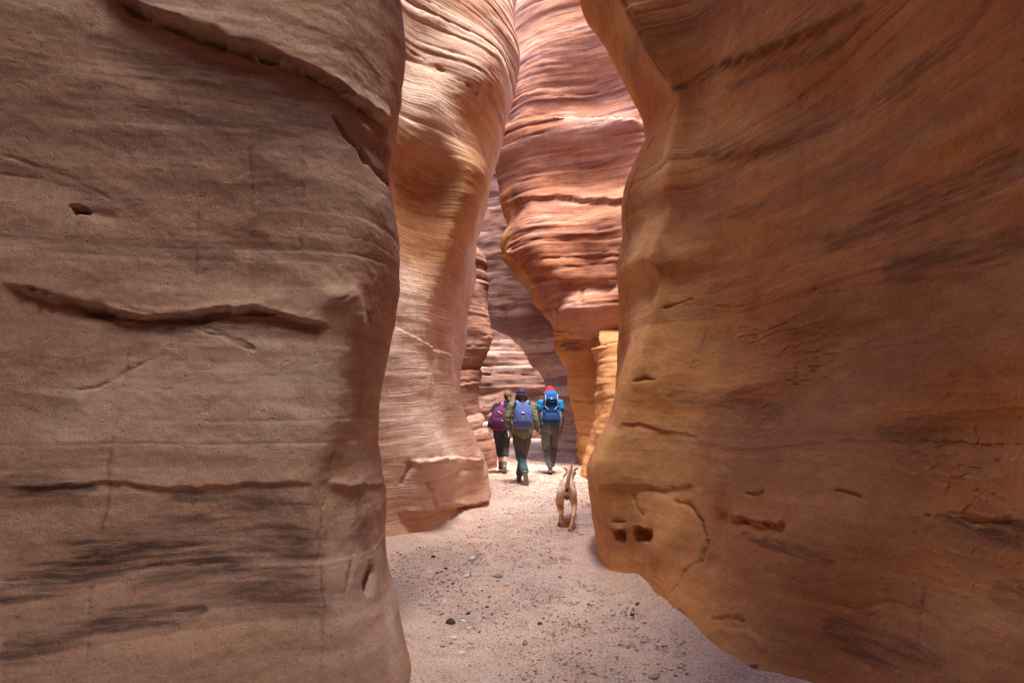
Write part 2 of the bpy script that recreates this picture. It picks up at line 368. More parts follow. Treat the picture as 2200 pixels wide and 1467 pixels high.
# ---- A: near left
noseA = [(852,-400),(853,-200),(855,0),(862,90),(860,150),(849,265),(838,330),(846,400),(854,480),(858,560),(854,650),(845,720),(831,780),(820,830),(809,900),(807,950),(818,1010),(827,1050),(831,1160),(836,1210),(852,1270),(866,1350),(888,1467),(905,1540)]
LA = (0.36, 0.0); LR = (-0.42, 0.0); LC = (0.268, 0); LD = (-0.465, 0)  # unseen upper walls lean inward, added to shade the near canyon
stA = [wd([(-12,-8,1)]), wd([(-3.1,-8,1)], LC, 9), wd([(-2.7,-3,1)], LC, 9), wd([(-2.75,0.8,0),(-2.75,0.8,4)], LC, 9),
       px([(-260,-300,2.3),(-260,700,2.35),(-260,1700,2.3)], None, LA, 3.0),
       px([(0,-300,2.5),(0,300,2.52),(0,700,2.5),(0,1100,2.48),(0,1600,2.42)], None, LA, 3.0),
       F(px([(350,-300,2.72),(350,700,2.70),(350,1100,2.66),(350,1600,2.55)], None, LA, 3.0)),
       px([(600,-300,2.9),(600,200,2.84),(600,700,2.86),(590,1100,2.80),(580,1600,2.68)], None, LA, 3.0),
       px([(745,-300,3.02),(745,200,3.0),(752,500,2.96),(742,750,2.93),(715,950,2.9),(690,1050,2.86),(720,1250,2.82),(760,1400,2.78),(790,1600,2.74)], None, LA, 3.0),
       px([(815,-300,3.3),(820,200,3.28),(822,500,3.2),(800,750,3.16),(775,950,3.12),(778,1050,3.1),(800,1250,3.05),(840,1400,3.0),(870,1600,2.95)], None, LA, 3.0),
       px([(u, v, 3.62 if v < 1150 else 3.62 - (v-1150)/390*0.42) for u, v in noseA], None, (0.15, 0), 3.0),
       wd([(-1.05,4.35,0),(-1.05,4.35,4)], (-0.3, 0), 3.0), wd([(-2.2,4.75,1)], (-0.3,0), 3.0), wd([(-12,5,1)])]
featA = [
 ('ledge', [(0,600),(90,630),(180,660),(300,682),(400,680),(500,672),(560,668),(620,676),(720,704)], dict(a=0.018, b=0.05, h=0.07, s=0.012)),
 ('crack', [(0,598),(90,628),(180,660),(300,684),(400,684),(500,672),(600,672),(715,702)], dict(w=0.016, d=0.05)),
 ('crack', [(250,655),(420,700),(560,755)], dict(w=0.01, d=0.015)),
 ('ledge', [(210,-40),(300,20),(420,70),(520,105),(620,130),(690,165),(745,200),(800,240),(838,275)], dict(a=0.045, b=0.055, h=0.18, s=0.012)),
 ('crack', [(230,-20),(300,22),(420,72),(520,105),(620,130),(690,165),(745,200),(800,245),(836,280)], dict(w=0.022, d=0.10)),
 ('crack', [(715,240),(745,290),(780,330),(815,375),(842,400)], dict(w=0.03, d=0.06)),
 ('bulge', [(720,215),(780,270),(830,330)], dict(w=0.07, a=0.035)),
 ('crack', [(0,375),(110,390),(220,425)], dict(w=0.008, d=0.012)),
 ('crack', [(0,330),(60,350),(160,385),(260,440)], dict(w=0.009, d=0.01)),
 ('hole', [(164,447),(184,457)], dict(w=0.025, d=0.09, rad=0.15)), ('bulge', [(210,462),(235,466)], dict(w=0.03, a=-0.008)),
 ('crack', [(535,270),(540,400),(545,520)], dict(w=0.005, d=0.008)),
 ('crack', [(650,310),(648,420),(646,500),(650,560)], dict(w=0.006, d=0.014)),
 ('crack', [(430,330),(425,480),(420,600)], dict(w=0.005, d=0.006)),
 ('crack', [(275,720),(273,790),(262,840),(245,920),(235,1000),(236,1050),(225,1120),(205,1200),(190,1290),(190,1450)], dict(w=0.009, d=0.022)),
 ('crack', [(150,838),(215,828),(270,795),(335,765)], dict(w=0.008, d=0.016)),
 ('bulge', [(100,800),(220,770)], dict(w=0.22, a=-0.022)),
 ('ledge', [(0,1045),(120,1040),(235,1043),(400,1043),(560,1045),(690,1040)], dict(a=0.006, b=0.012, h=0.04)),
 ('crack', [(728,930),(708,1000),(700,1060),(690,1110),(688,1200),(692,1300),(690,1467)], dict(w=0.008, d=0.022)),
 ('crack', [(790,965),(770,1080),(755,1200),(735,1300)], dict(w=0.007, d=0.014)),
 ('ledge', [(700,1035),(760,1036),(822,1040)], dict(a=0.02, b=-0.015, h=0.03)),
 ('bulge', [(790,1260),(800,1230)], dict(w=0.03, a=-0.04)),
 ('bulge', [(715,640),(760,640),(770,690)], dict(w=0.06, a=0.03)),
 ('crack', [(700,650),(735,645),(752,628),(785,660),(800,710)], dict(w=0.01, d=0.02)),
 ('stain_shade', [(0,1040),(100,1035),(200,1045)], dict(w=0.058, k=0.9)), ('stain_shade', [(380,1062),(500,1072),(680,1080)], dict(w=0.072, k=0.75)),
 ('stain_shade', [(0,1270),(110,1245),(210,1210),(330,1185),(450,1190),(540,1215)], dict(w=0.111, k=1.0)), ('stain_shade', [(240,1190),(400,1180),(520,1200),(680,1190)], dict(w=0.195, k=0.75)),
 ('stain_shade', [(200,1340),(300,1330),(440,1310)], dict(w=0.058, k=0.95)), ('stain_shade', [(0,1405),(100,1385),(200,1345)], dict(w=0.078, k=0.8)),
 ('stain_shade', [(480,1150),(600,1140),(700,1150)], dict(w=0.065, k=0.7)), ('stain_shade', [(540,1280),(700,1300)], dict(w=0.065, k=0.7)),
 ('stain_shade', [(770,1100),(800,1200)], dict(w=0.104, k=0.5)), ('stain_shade', [(530,350),(545,360)], dict(w=0.001, k=0)),
 ('stain_shade', [(300,230),(420,250),(560,270),(700,265)], dict(w=0.078, k=0.55)), ('stain_shade', [(200,85),(330,140),(500,180),(640,215)], dict(w=0.091, k=0.5)),
 ('stain_shade', [(180,670),(330,705),(560,700),(680,710)], dict(w=0.065, k=0.7)),
 ('pale', [(560,790),(700,800)], dict(w=0.22, k=0.9, rad=0.7)), ('pale', [(200,880),(420,900),(600,920)], dict(w=0.25, k=0.8, rad=0.8)), ('pale', [(830,1280),(850,1440)], dict(w=0.1, k=0.7, rad=0.4)),
]
SURF_A = canyon_wall('canyon_wall', 'grey brown foreground wall on the left with a long dark crack', stA, M_LEFT, 2.7, 14, 4.4, (0.035, 0.010, 0.0045, 0.6), feats=featA, seed=1)

# ---- H: near right
noseH = [(1240,-300),(1255,-120),(1265,0),(1273,55),(1302,100),(1330,150),(1352,195),(1380,235),(1398,282),(1385,312),(1365,350),(1346,400),(1337,450),(1338,520),(1331,560),(1330,620),(1338,660),(1342,700),(1345,750),(1332,800),(1320,860),(1302,915),(1282,955),(1272,990),(1272,1020),(1281,1070),(1288,1150),(1291,1232),(1291,1300)]
edgeH = [(1250,-300),(1290,-120),(1330,0),(1368,60),(1402,130),(1430,170),(1449,205),(1447,240),(1440,280),(1436,330),(1428,400),(1430,460),(1402,520),(1388,560),(1410,600),(1404,650),(1394,700),(1372,760),(1352,830),(1334,900),(1312,950),(1292,1000),(1292,1050),(1303,1100),(1312,1150),(1318,1240),(1320,1300)]
stH = [wd([(9,10,1)]), wd([(2.6,8.4,1)]), wd([(1.45,7.0,0),(1.35,7.0,2),(1.8,7.0,5)], (0.5, 0), 3.0),
       px(noseH, 6.15, (-0.05, 0), 3.0), px([(u - 14, v, 5.22) for u, v in edgeH], None, (-0.1, 0), 3.0), px([(u + 3, v, 5.03) for u, v in edgeH], None, (-0.1, 0), 3.0), px([(u + 42, v, 4.96) for u, v in edgeH], None, (-0.15, 0), 3.0),
       px([(1440,-300,4.75),(1480,-100,4.75),(1530,80,4.7),(1555,250,4.6),(1555,450,4.6),(1530,700,4.65),(1490,850,4.7),(1440,1000,4.75),(1420,1150,4.6),(1425,1292,4.42),(1420,1400,4.3)], None, LR, 3.0),
       px([(1620,-300,4.0),(1640,0,4.05),(1640,300,4.15),(1630,600,4.15),(1590,900,4.1),(1540,1150,4.05),(1497,1365,3.85),(1480,1500,3.7)], None, LR, 3.0),
       F(px([(1830,-300,3.2),(1840,0,3.3),(1850,300,3.4),(1840,600,3.4),(1800,950,3.35),(1720,1200,3.3),(1640,1440,3.33),(1600,1600,3.2)], None, LR, 3.0)),
       px([(2010,-300,2.7),(2020,100,2.8),(2030,500,2.9),(2010,900,2.85),(1930,1250,2.85),(1800,1520,3.0)], None, LR, 3.0),
       px([(2210,-300,2.2),(2220,100,2.35),(2240,500,2.45),(2230,900,2.4),(2150,1300,2.4),(2000,1700,2.5)], None, LR, 3.0),
       wd([(2.7,1.0,0),(2.75,1.0,4)], LD, 9), wd([(2.8,-3,1)], LD, 9), wd([(3.1,-8,1)], LD, 9), wd([(12,-8,1)])]
featH = [
 ('bulge', [(1590,740),(1720,790),(1620,880)], dict(w=0.38, a=-0.13, rad=1.2)), ('bulge', [(2060,960),(2070,1200)], dict(w=0.36, a=-0.16, rad=1.2)), ('bulge', [(1780,1120)], dict(w=0.35, a=0.05, rad=1.0)),  # the two hollows are shaped to put shade on this wall
 ('pale', [(1400,330),(1385,420),(1375,500),(1360,600),(1365,680)], dict(w=0.30, k=0.6, rad=0.6)),  # pale strip paints the direct light along the inner rim
 ('crack', [(1330,-20),(1368,60),(1402,130),(1430,170),(1449,205),(1446,240),(1430,262),(1408,290),(1394,312),(1375,345)], dict(w=0.0135, d=0.040)),
 ('crack', [(1375,345),(1356,400),(1350,440),(1345,490),(1352,520),(1344,570),(1346,640),(1354,700),(1362,750),(1350,780)], dict(w=0.0150, d=0.048)),
 ('ledge', [(1449,200),(1500,165),(1600,130),(1700,85),(1790,50),(1850,5)], dict(a=0.030, b=0.018, h=0.14, s=0.015)),
 ('stain_shade', [(1449,195),(1520,150),(1640,110),(1760,60),(1850,10)], dict(w=0.078, k=0.70)),
 ('stain_shade', [(1560,190),(1700,130),(1800,100),(1860,40)], dict(w=0.065, k=0.62)),
 ('ledge', [(1480,330),(1560,340),(1640,330),(1720,300)], dict(a=0.018, b=0.012, h=0.14, s=0.05)),
 ('stain_shade', [(1500,330),(1600,330),(1700,310),(1900,200),(2050,100),(2130,0)], dict(w=0.091, k=0.58)),
 ('bulge', [(1700,220),(1800,230)], dict(w=0.2, a=-0.05)),
 ('stain_shade', [(1560,470),(1640,440)], dict(w=0.065, k=0.47)), ('stain_shade', [(1770,520),(1850,500),(1960,450),(2100,400),(2200,340)], dict(w=0.143, k=0.58)),
 ('stain_shade', [(1900,580),(2000,560),(2200,520)], dict(w=0.117, k=0.62)), ('stain_shade', [(1440,850),(1560,850),(1650,870)], dict(w=0.117, k=0.47)),
 ('crack', [(1395,662),(1430,662),(1465,650),(1492,640)], dict(w=0.0135, d=0.040)), ('crack', [(1535,657),(1560,658),(1588,655)], dict(w=0.0120, d=0.048)),
 ('crack', [(1740,622),(1752,621)], dict(w=0.0150, d=0.056)), ('crack', [(1590,660),(1750,630),(1900,610),(2200,560)], dict(w=0.0060, d=0.008)),
 ('crack', [(1340,820),(1365,818),(1385,812),(1412,818)], dict(w=0.0165, d=0.056)), ('crack', [(1383,750),(1385,810)], dict(w=0.0053, d=0.016)),
 ('crack', [(1530,660),(1510,720),(1480,800)], dict(w=0.0053, d=0.010)), ('crack', [(1682,770),(1680,830),(1668,850)], dict(w=0.0090, d=0.020)),
 ('ledge', [(1330,910),(1370,908),(1420,925),(1500,940)], dict(a=0.010, b=0.010, h=0.05)), ('crack', [(1325,912),(1370,910),(1420,925)], dict(w=0.0090, d=0.024)),
 ('ledge', [(1420,945),(1560,960),(1700,950),(1900,940)], dict(a=0.007, b=0.007, h=0.05, s=0.02)),
 ('ledge', [(1280,1040),(1350,1045),(1430,1050),(1490,1045)], dict(a=0.008, b=0.022, h=0.08, s=0.02)),
 ('stain_shade', [(1340,1030),(1420,1040),(1490,1052)], dict(w=0.065, k=0.39)),
 ('crack', [(1595,1058),(1620,1062),(1640,1055)], dict(w=0.0135, d=0.024)),
 ('crack', [(1800,1055),(1825,1060),(1855,1070)], dict(w=0.0195, d=0.048)), ('crack', [(1955,1093),(1965,1093)], dict(w=0.0150, d=0.048)),
 ('crack', [(1985,1092),(2040,1098),(2120,1106)], dict(w=0.0150, d=0.040)), ('stain_shade', [(1985,1095),(2080,1110),(2200,1135)], dict(w=0.078, k=0.78)),
 ('ledge', [(1565,1108),(1610,1120),(1660,1130),(1700,1132)], dict(a=0.024, b=0.030, h=0.05)), ('crack', [(1570,1110),(1620,1122),(1695,1133)], dict(w=0.0120, d=0.040)),
 ('stain_shade', [(1590,1145),(1650,1165),(1720,1185),(1795,1205)], dict(w=0.039, k=0.78)), ('crack', [(1590,1145),(1650,1165),(1720,1185),(1795,1205)], dict(w=0.0150, d=0.016)),
 ('hole', [(1370,1148),(1395,1150)], dict(w=0.05, d=0.14, rad=0.3)), ('hole', [(1330,1150),(1336,1150)], dict(w=0.04, d=0.12, rad=0.3)),
 ('crack', [(1315,1120),(1345,1120)], dict(w=0.0188, d=0.040)), ('ledge', [(1310,1135),(1350,1138),(1400,1136)], dict(a=0.018, b=0.024, h=0.07)),
 ('crack', [(1440,1075),(1480,1085),(1508,1120),(1515,1160),(1508,1200),(1470,1225),(1450,1260),(1420,1292)], dict(w=0.0165, d=0.048)),
 ('crack', [(1360,1060),(1368,1090),(1385,1110)], dict(w=0.0150, d=0.032)),
 ('bulge', [(1545,1120),(1530,1200)], dict(w=0.08, a=-0.05)), ('bulge', [(1420,1180),(1450,1150)], dict(w=0.14, a=0.04)),
 ('crack', [(1525,1330),(1560,1325),(1600,1335)], dict(w=0.0135, d=0.028)), ('ledge', [(1520,1360),(1550,1345),(1600,1355),(1650,1385)], dict(a=-0.006, b=-0.015, h=0.08, s=0.02)),
 ('crack', [(1455,1305),(1480,1340),(1500,1370)], dict(w=0.0150, d=0.028)),
 ('crack', [(1780,1290),(1850,1305),(1900,1290),(1960,1300),(2000,1330),(2050,1400)], dict(w=0.0105, d=0.016)),
 ('crack', [(1960,1240),(1958,1310),(1962,1400)], dict(w=0.0090, d=0.024)), ('stain_shade', [(1780,1350),(1900,1390),(2000,1420)], dict(w=0.117, k=0.62)),
 ('crack', [(2105,910),(2100,940)], dict(w=0.0105, d=0.032)), ('stain_shade', [(1880,920),(2000,930)], dict(w=0.078, k=0.47)), ('stain_shade', [(2080,1260),(2200,1290)], dict(w=0.078, k=0.62)),
]
SURF_H = canyon_wall('canyon_wall', 'ochreous wall on the right with sweeping bands and small dark pockets', stH, M_RIGHT, 3.0, 14, 6.2, (0.05, 0.014, 0.012, 0.6), q=0.003, feats=featH, seed=2, calm=(1.6, 3.2, 0.3))

# ---- B: middle left, lit
noseB = [(1095,-250),(1102,-100),(1100,0),(1107,60),(1105,130),(1098,185),(1086,250),(1080,285),(1066,330),(1052,370),(1046,410),(1032,450),(1016,510),(1008,560),(1003,620),(986,670),(975,700),(972,760),(979,810),(988,860),(1002,910),(1022,950),(1038,985),(1047,1030),(1053,1068),(1051,1090),(1046,1110)]
ridgeB = [(960,-250),(1000,-60),(1020,40),(1042,110),(1040,180),(1028,210),(1012,260),(1010,300),(1020,360),(1010,420),(985,500),(975,560),(955,640),(948,700),(950,760),(955,840),(965,920),(985,990),(1000,1040),(1010,1100),(1012,1125)]
stB = [wd([(-9,5.5,1)]), wd([(-3.6,5.6,1)]), px([(770,-250,5.7),(770,300,5.9),(765,700,6.0),(760,1000,6.0),(755,1200,5.75)]),
       px([(862,-250,6.5),(862,150,6.5),(862,290,6.5),(860,400,6.75),(860,520,6.72),(850,660,6.45),(845,950,6.25),(838,1168,6.2),(835,1210,6.1)]),
       F(px([(930,-250,6.8),(935,100,6.85),(940,290,6.85),(935,380,7.12),(930,520,7.15),(918,640,7.0),(915,900,6.75),(925,1040,6.65),(930,1140,6.68),(930,1170,6.6)])),
       px([(u - 10, v, 7.28 + 0.5 * float(sstep(500, 1050, v))) for u, v in ridgeB]), px([(u + 6, v, 7.42 + 0.5 * float(sstep(500, 1050, v))) for u, v in ridgeB]), px([(u, v, 8.6) for u, v in noseB]),
       px([(1060,-250,10),(1050,300,10),(1020,480,10),(1010,560,10),(1011,610,10),(1002,650,10),(998,690,10),(1001,725,10),(998,750,10),(984,800,10),(975,850,10),(990,930,10),(1010,1000,10),(1015,1060,10)]),
       wd([(-2.2,10.8,1)]), wd([(-9,11,1)])]
featB = [
 ('crack', [(862,95),(900,122),(965,160)], dict(w=0.02, d=0.06)),
 ('crack', [(998,180),(1028,200)], dict(w=0.03, d=0.1)),
 ('ledge', [(848,700),(900,730),(970,765)], dict(a=-0.04, b=-0.05, h=0.2)),
 ('crack', [(910,1030),(925,1060),(932,1090)], dict(w=0.035, d=0.08)), ('ledge', [(850,1100),(920,1095),(1000,1085),(1052,1072)], dict(a=0.06, b=0.07, h=0.12)),
 ('crack', [(868,990),(880,1000),(860,1040)], dict(w=0.03, d=0.07)), ('bulge', [(930,980),(1000,1000)], dict(w=0.35, a=0.08)),
 ('ledge', [(875,985),(930,985),(1000,985),(1035,990)], dict(a=-0.06, b=-0.1, h=0.16)),
 ('ochre_glow', [(860,420),(930,460),(1000,430),(1040,330)], dict(w=0.9, k=0.65, rad=1.6)), ('stain_shade', [(860,400),(930,420),(1000,400)], dict(w=0.325, k=0.35)), ('pale', [(850,30),(920,80),(1000,120)], dict(w=0.6, k=0.6, rad=1.5)), ('pale', [(860,200),(960,270)], dict(w=0.5, k=0.5, rad=1.2)), ('pale', [(860,700),(900,850),(930,930)], dict(w=1.0, k=0.8, rad=2.0)),  # shade of the fold painted in as orange and dark tone
]
SURF_B = canyon_wall('canyon_wall', 'pale sunlit buttress on the left behind the foreground wall with a jutting rounded foot', stB, M_MID, 6.6, 10, 8.5, (0.04, 0.02, 0.045, 0.6), feats=featB, seed=3, calm=(3.4, 6.2, 0.2))

# ---- C: dark left, behind B
noseC = [(1000,-200),(1005,100),(1008,300),(1010,490),(1018,530),(1036,562),(1040,620),(1048,680),(1052,712),(1046,745),(1031,780),(1023,820),(1025,860),(1036,895),(1050,930),(1060,962),(1066,1003),(1068,1020)]
stC = [wd([(-9,10.2,1)]), wd([(-3,10.6,1)]), px([(930,-200,11.2),(935,500,11.4),(930,800,11.4),(930,1030,11.0)]), F(px([(975,-200,12.2),(985,500,12.3),(985,700,12.3),(975,850,12.2),(1000,1015,12.0)])),
       px(noseC, 13.1), wd([(-1.3,14.6,0),(-1.3,14.6,8)]), wd([(-2.8,15.2,1)]), wd([(-9,15.4,1)])]
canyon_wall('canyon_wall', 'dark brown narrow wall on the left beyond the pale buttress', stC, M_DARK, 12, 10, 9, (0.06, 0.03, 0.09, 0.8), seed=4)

# ---- D: rear right, high pink overhanging face
noseD = [(1115,-250),(1100,-50),(1092,100),(1080,250),(1071,330),(1075,385),(1083,440),(1092,478),(1082,505),(1086,545),(1106,580),(1136,615),(1155,650),(1192,688),(1200,708),(1197,728),(1206,760),(1226,790),(1231,830),(1234,880),(1242,940),(1248,988),(1250,1005)]
stD = [wd([(9,19,1)]), wd([(3.2,17.0,0),(2.0,17.0,3),(1.6,17.0,6)]), wd([(2.0,15.2,0),(1.4,15.2,3),(0.6,15.2,6),(0.5,15.2,12)]),
       px(noseD, 13.9),
       F(px([(1190,-250,12.9),(1150,100,13.0),(1130,300,13.1),(1140,400,13.2),(1140,480,12.9),(1160,560,12.75),(1190,620,12.95),(1225,680,12.9),(1240,720,13.2),(1245,780,13.5),(1252,850,13.5),(1258,980,13.5),(1260,1010,13.5)])),
       px([(1300,-250,12.2),(1280,100,12.5),(1260,230,12.9),(1260,275,12.6),(1250,400,12.9),(1255,480,12.6),(1265,600,12.75),(1290,690,12.6),(1300,722,13.0),(1300,800,13.2),(1300,1020,13.1)]),
       px([(1420,-250,11.2),(1420,300,12.0),(1420,700,12.3),(1420,730,12.6),(1420,1040,12.4)]),
       wd([(4.5,11.6,1)]), wd([(9,11.5,1)])]
featD = [
 ('ledge', [(1095,440),(1200,424),(1390,430)], dict(a=0.05, b=0.07, h=0.5, s=0.04, jit=3)), ('ledge', [(1070,290),(1200,255),(1390,262)], dict(a=-0.06, b=-0.14, h=0.35)),
 ('ledge', [(1085,540),(1180,600),(1330,607)], dict(a=0.12, b=0.12, h=0.3)), ('ledge', [(1200,715),(1250,722),(1300,712),(1345,712)], dict(a=0.18, b=0.14, h=0.25)),
 ('crack', [(1255,610),(1245,640),(1270,690)], dict(w=0.05, d=0.1)), ('stain_shade', [(1205,740),(1260,745)], dict(w=0.130, k=0.9)), ('stain_shade', [(1200,840),(1282,828)], dict(w=0.065, k=0.8)), ('ochre_glow', [(1215,760),(1260,850),(1265,960)], dict(w=1.1, k=1.0, rad=1.6)), ('ochre_glow', [(1083,420),(1085,500),(1110,590),(1150,645)], dict(w=0.35, k=0.8, rad=0.7)),  # orange tint paints bounced glow on the lower face and left rim
 ('pale', [(1200,640),(1300,690)], dict(w=0.4, k=0.6, rad=1.2)), ('pale', [(1080,262),(1250,265),(1350,240)], dict(w=0.3, k=0.6, rad=1.0)),
 ('bulge', [(1215,680)], dict(w=0.25, a=0.15, rad=0.8)),
]
canyon_wall('canyon_wall', 'tall rose overhanging face in the middle above the hikers', stD, M_REAR, 12.5, 12.5, 11.5, (0.06, 0.03, 0.075, 0.8), feats=featD, seed=5, dip=(0, -0.03))

# ---- E: small lobe at the foot of the right wall
stE = [wd([(7,13.4,1)]), wd([(2.9,13.2,0.5),(3.2,13.6,3)]), px([(1294,695,13.3),(1290,712,12.5),(1287,735,12.2),(1285,775,12.1),(1283,870,12.1),(1276,925,12.1),(1264,965,12.1),(1255,1000,12.1),(1248,1018,12.1)]),
       F(px([(1345,695,13.0),(1342,712,12.3),(1334,735,11.95),(1326,770,11.7),(1318,870,11.3),(1305,940,11.2),(1285,1000,11.1),(1280,1040,11.0)])),
       px([(1430,695,12.8),(1425,712,12.2),(1420,745,11.8),(1400,1050,10.2)]), wd([(6,9.9,1)])]
canyon_wall('canyon_wall', 'narrow pale rock lobe at the foot of the right wall beyond its nose', stE, M_REAR, 11, 3.9, 3.6, (0.06, 0.05, 0.04, 0.7), seed=6, feats=[('ochre_glow', [(1315,720),(1305,860),(1290,980)], dict(w=1.4, k=0.75, rad=2.0)), ('stain_shade', [(1290,740),(1335,735)], dict(w=0.104, k=0.7)), ('ledge', [(1284,748),(1310,745),(1340,742)], dict(a=-0.10, b=-0.16, h=0.2, s=0.03, taper=0))])  # orange tint partly paints bounced glow onto the lobe

# ---- F: deep overhanging dark wall
noseF = [(850,-100),(880,200),(930,400),(985,590),(1030,675),(1060,703),(1090,716),(1112,738),(1134,772),(1154,798),(1167,828),(1174,880),(1184,940),(1190,975)]
stF = [wd([(10,19.6,1)]), wd([(3,19.2,0),(1.5,19.0,5),(-1,18.9,9)]), px([(u + 20, v, 18.2) for u, v in noseF]), px(noseF, 17.3),
       F(px([(960,-100,16.9),(980,200,16.9),(1010,400,16.9),(1060,590,16.7),(1100,675,16.6),(1150,720,16.6),(1180,780,16.6),(1195,830,16.6),(1200,940,16.6),(1205,980,16.6)])),
       px([(1090,-100,16.4),(1110,400,16.3),(1150,590,16.1),(1220,700,16.0),(1240,830,16.0),(1250,990,15.8)]), wd([(3.5,15.3,1)]), wd([(10,15.2,1)])]
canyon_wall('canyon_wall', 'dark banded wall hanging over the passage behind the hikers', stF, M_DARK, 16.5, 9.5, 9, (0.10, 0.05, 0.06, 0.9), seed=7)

# ---- G: farthest wall
stG = [wd([(-9,17.5,1)]), wd([(-4,19,1)]), F(wd([(-1.6,21.5,0),(-1.8,22,6)])), wd([(0.2,22.4,0),(0,22.8,6)]), wd([(1.8,22,0),(1.6,22.4,6)]), wd([(4.2,21,1)]), wd([(10,20.8,1)])]
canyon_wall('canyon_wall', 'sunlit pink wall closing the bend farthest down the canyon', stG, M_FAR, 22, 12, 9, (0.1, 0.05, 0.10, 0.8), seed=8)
# ---- the rock behind the photographer
stK = [wd([(-12,-8.5,1)]), F(wd([(0,-9,1)])), wd([(12,-8.5,1)])]
canyon_wall('canyon_wall', 'wall closing the canyon behind the photographer', stK, M_LEFT, 9, 14, 3, (0.3, 0.1, 0.05, 0.7), q=0.01, seed=9)
# ------------------------------------------------------------------ sandy floor
_base = []
for _S in (SURF_A, SURF_H, SURF_B):
    _P = _S[0]; _r = int(np.argmin(np.abs(_P[:, 0, 2] - 0.0))); _q = _P[_r]; _base.append(_q[::4][(np.abs(_q[::4, 0]) < 3.5) & (_q[::4, 1] > 1.5)])
_base = np.concatenate(_base)[:, :2]
def wall_dist(x, y):
    Q = np.stack([np.ravel(x), np.ravel(y)], 1); out = np.full(len(Q), 9.0); sel = np.where((np.abs(Q[:, 0]) < 3.3) & (Q[:, 1] > 1.5) & (Q[:, 1] < 12))[0]
    for k in range(0, len(sel), 20000):
        s_ = sel[k:k + 20000]; out[s_] = np.sqrt(((Q[s_, None] - _base[None])**2).sum(-1)).min(1)
    return out.reshape(np.shape(x))

def ground_z(x, y):
    x = np.asarray(x, float); y = np.asarray(y, float)
    return 0.020 * noise(x * 0.7, y * 0.7, 0.5) + 0.010 * noise(x * 2.3, y * 2.3, 4.5) + 0.05 * sstep(14, 20, y)
def make_ground():
    t = NT('pale_gravelly_sand'); co = t.n('ShaderNodeTexCoord').outputs['Object']
    n1 = t.noise(co, 0.9, 5, 0.65, 0.3); n2 = t.noise(co, 6, 5, 0.65); n3 = t.noise(co, 70, 4, 0.75); n4 = t.noise(co, 230, 2, 0.6)
    c = t.mix(t.ramp(n1, [(0.4, 0), (0.6, 1)]), (0.68, 0.505, 0.42), (0.61, 0.465, 0.40))
    c = t.mix(t.ramp(n2, [(0.42, 0), (0.62, 0.8)]), c, (0.58, 0.385, 0.285))
    c = t.mix(t.ramp(n3, [(0.52, 0), (0.61, 0.8)]), c, (0.22, 0.15, 0.13))
    c = t.mix(t.ramp(n3, [(0.30, 0.7), (0.40, 0)]), c, (0.74, 0.64, 0.58))
    c = t.mix(t.ramp(n4, [(0.58, 0), (0.68, 0.6)]), c, (0.20, 0.14, 0.12))
    v = t.n('ShaderNodeTexVoronoi'); t.l(co, v.inputs['Vector']); v.inputs['Scale'].default_value = 55
    vm = t.math('MULTIPLY', t.ramp(v.outputs['Distance'], [(0.18, 1), (0.30, 0)]), t.ramp(t.noise(co, 3.2, 3, 0.6), [(0.5, 0), (0.62, 1)]))
    c = t.mix(t.math('MULTIPLY', vm, 0.7), c, t.mix(v.outputs['Color'], (0.20, 0.14, 0.13), (0.70, 0.62, 0.58)))
    gp = t.noise(co, 1.7, 6, 0.7, 0.5); c = t.mix(t.math('MULTIPLY', t.ramp(gp, [(0.48, 0), (0.62, 1)]), t.ramp(n3, [(0.42, 0), (0.55, 0.65)])), c, (0.27, 0.205, 0.19))
    t.put(t.b.inputs['Base Color'], c); t.b.inputs['Roughness'].default_value = 0.95
    h = t.math('ADD', t.math('MULTIPLY', n3, 0.5), t.math('ADD', n2, t.math('MULTIPLY', vm, 0.25)))
    t.l(t.bump(n4, 0.5, 0.004, t.bump(h, 0.7, 0.02)), t.b.inputs['Normal'])
    xs = np.concatenate([np.linspace(-60, -3.2, 30), np.arange(-3.1, 3.1, 0.02), np.linspace(3.2, 60, 30)])
    ys = np.concatenate([np.linspace(-60, -1, 30), np.arange(-0.9, 7, 0.02), np.arange(7, 24, 0.05), np.linspace(24.2, 90, 30)])
    X, Y = np.meshgrid(xs, ys)
    Z = ground_z(X, Y) + 0.008 * fbm(X * 6, Y * 6, 1.5, 4, 0.6) * (np.abs(X) < 3.2)
    dw = wall_dist(X, Y); Z = Z + (0.06 + 0.05 * noise(X * 2, Y * 2, 8.1)) * np.exp(-(dw / (0.15 + 0.08 * noise(X * 3, Y * 3, 3.1)))**1.3)
    Z = Z - 0.012 * np.clip(noise(X * 4.2, Y * 3.1, 2.2) - .15, 0, 1) * (np.abs(X) < 3.2)
    rf = np.random.RandomState(12)
    for k in range(70):
        fy = rf.uniform(2.6, 13); fx = rf.uniform(-0.55, 0.75) + 0.02 * fy + (0.35 if fy < 4.5 else 0); an = rf.normal(0, .3) + (np.pi if rf.rand() < .3 else 0)
        m = (np.abs(X - fx) < .35) & (np.abs(Y - fy) < .35); dx, dy = X[m] - fx, Y[m] - fy; a_ = dx * np.cos(an) - dy * np.sin(an); l_ = dx * np.sin(an) + dy * np.cos(an)
        r_ = np.sqrt((a_ / (.05 + .008 * (l_ > 0)))**2 + (l_ / .14)**2) + .15 * noise(X[m] * 20, Y[m] * 20, k)
        Z[m] += rf.uniform(.5, 1) * (-0.016 * sstep(1.15, .75, r_) + 0.007 * np.exp(-((r_ - 1.3) / .22)**2))
    me = grid_mesh('sandy_ground', np.dstack([X, Y, Z]))
    tag(link('sandy_ground', me, t.m), 'pale sandy canyon floor strewn with fine gravel', 'ground', None, 'structure')
make_ground()

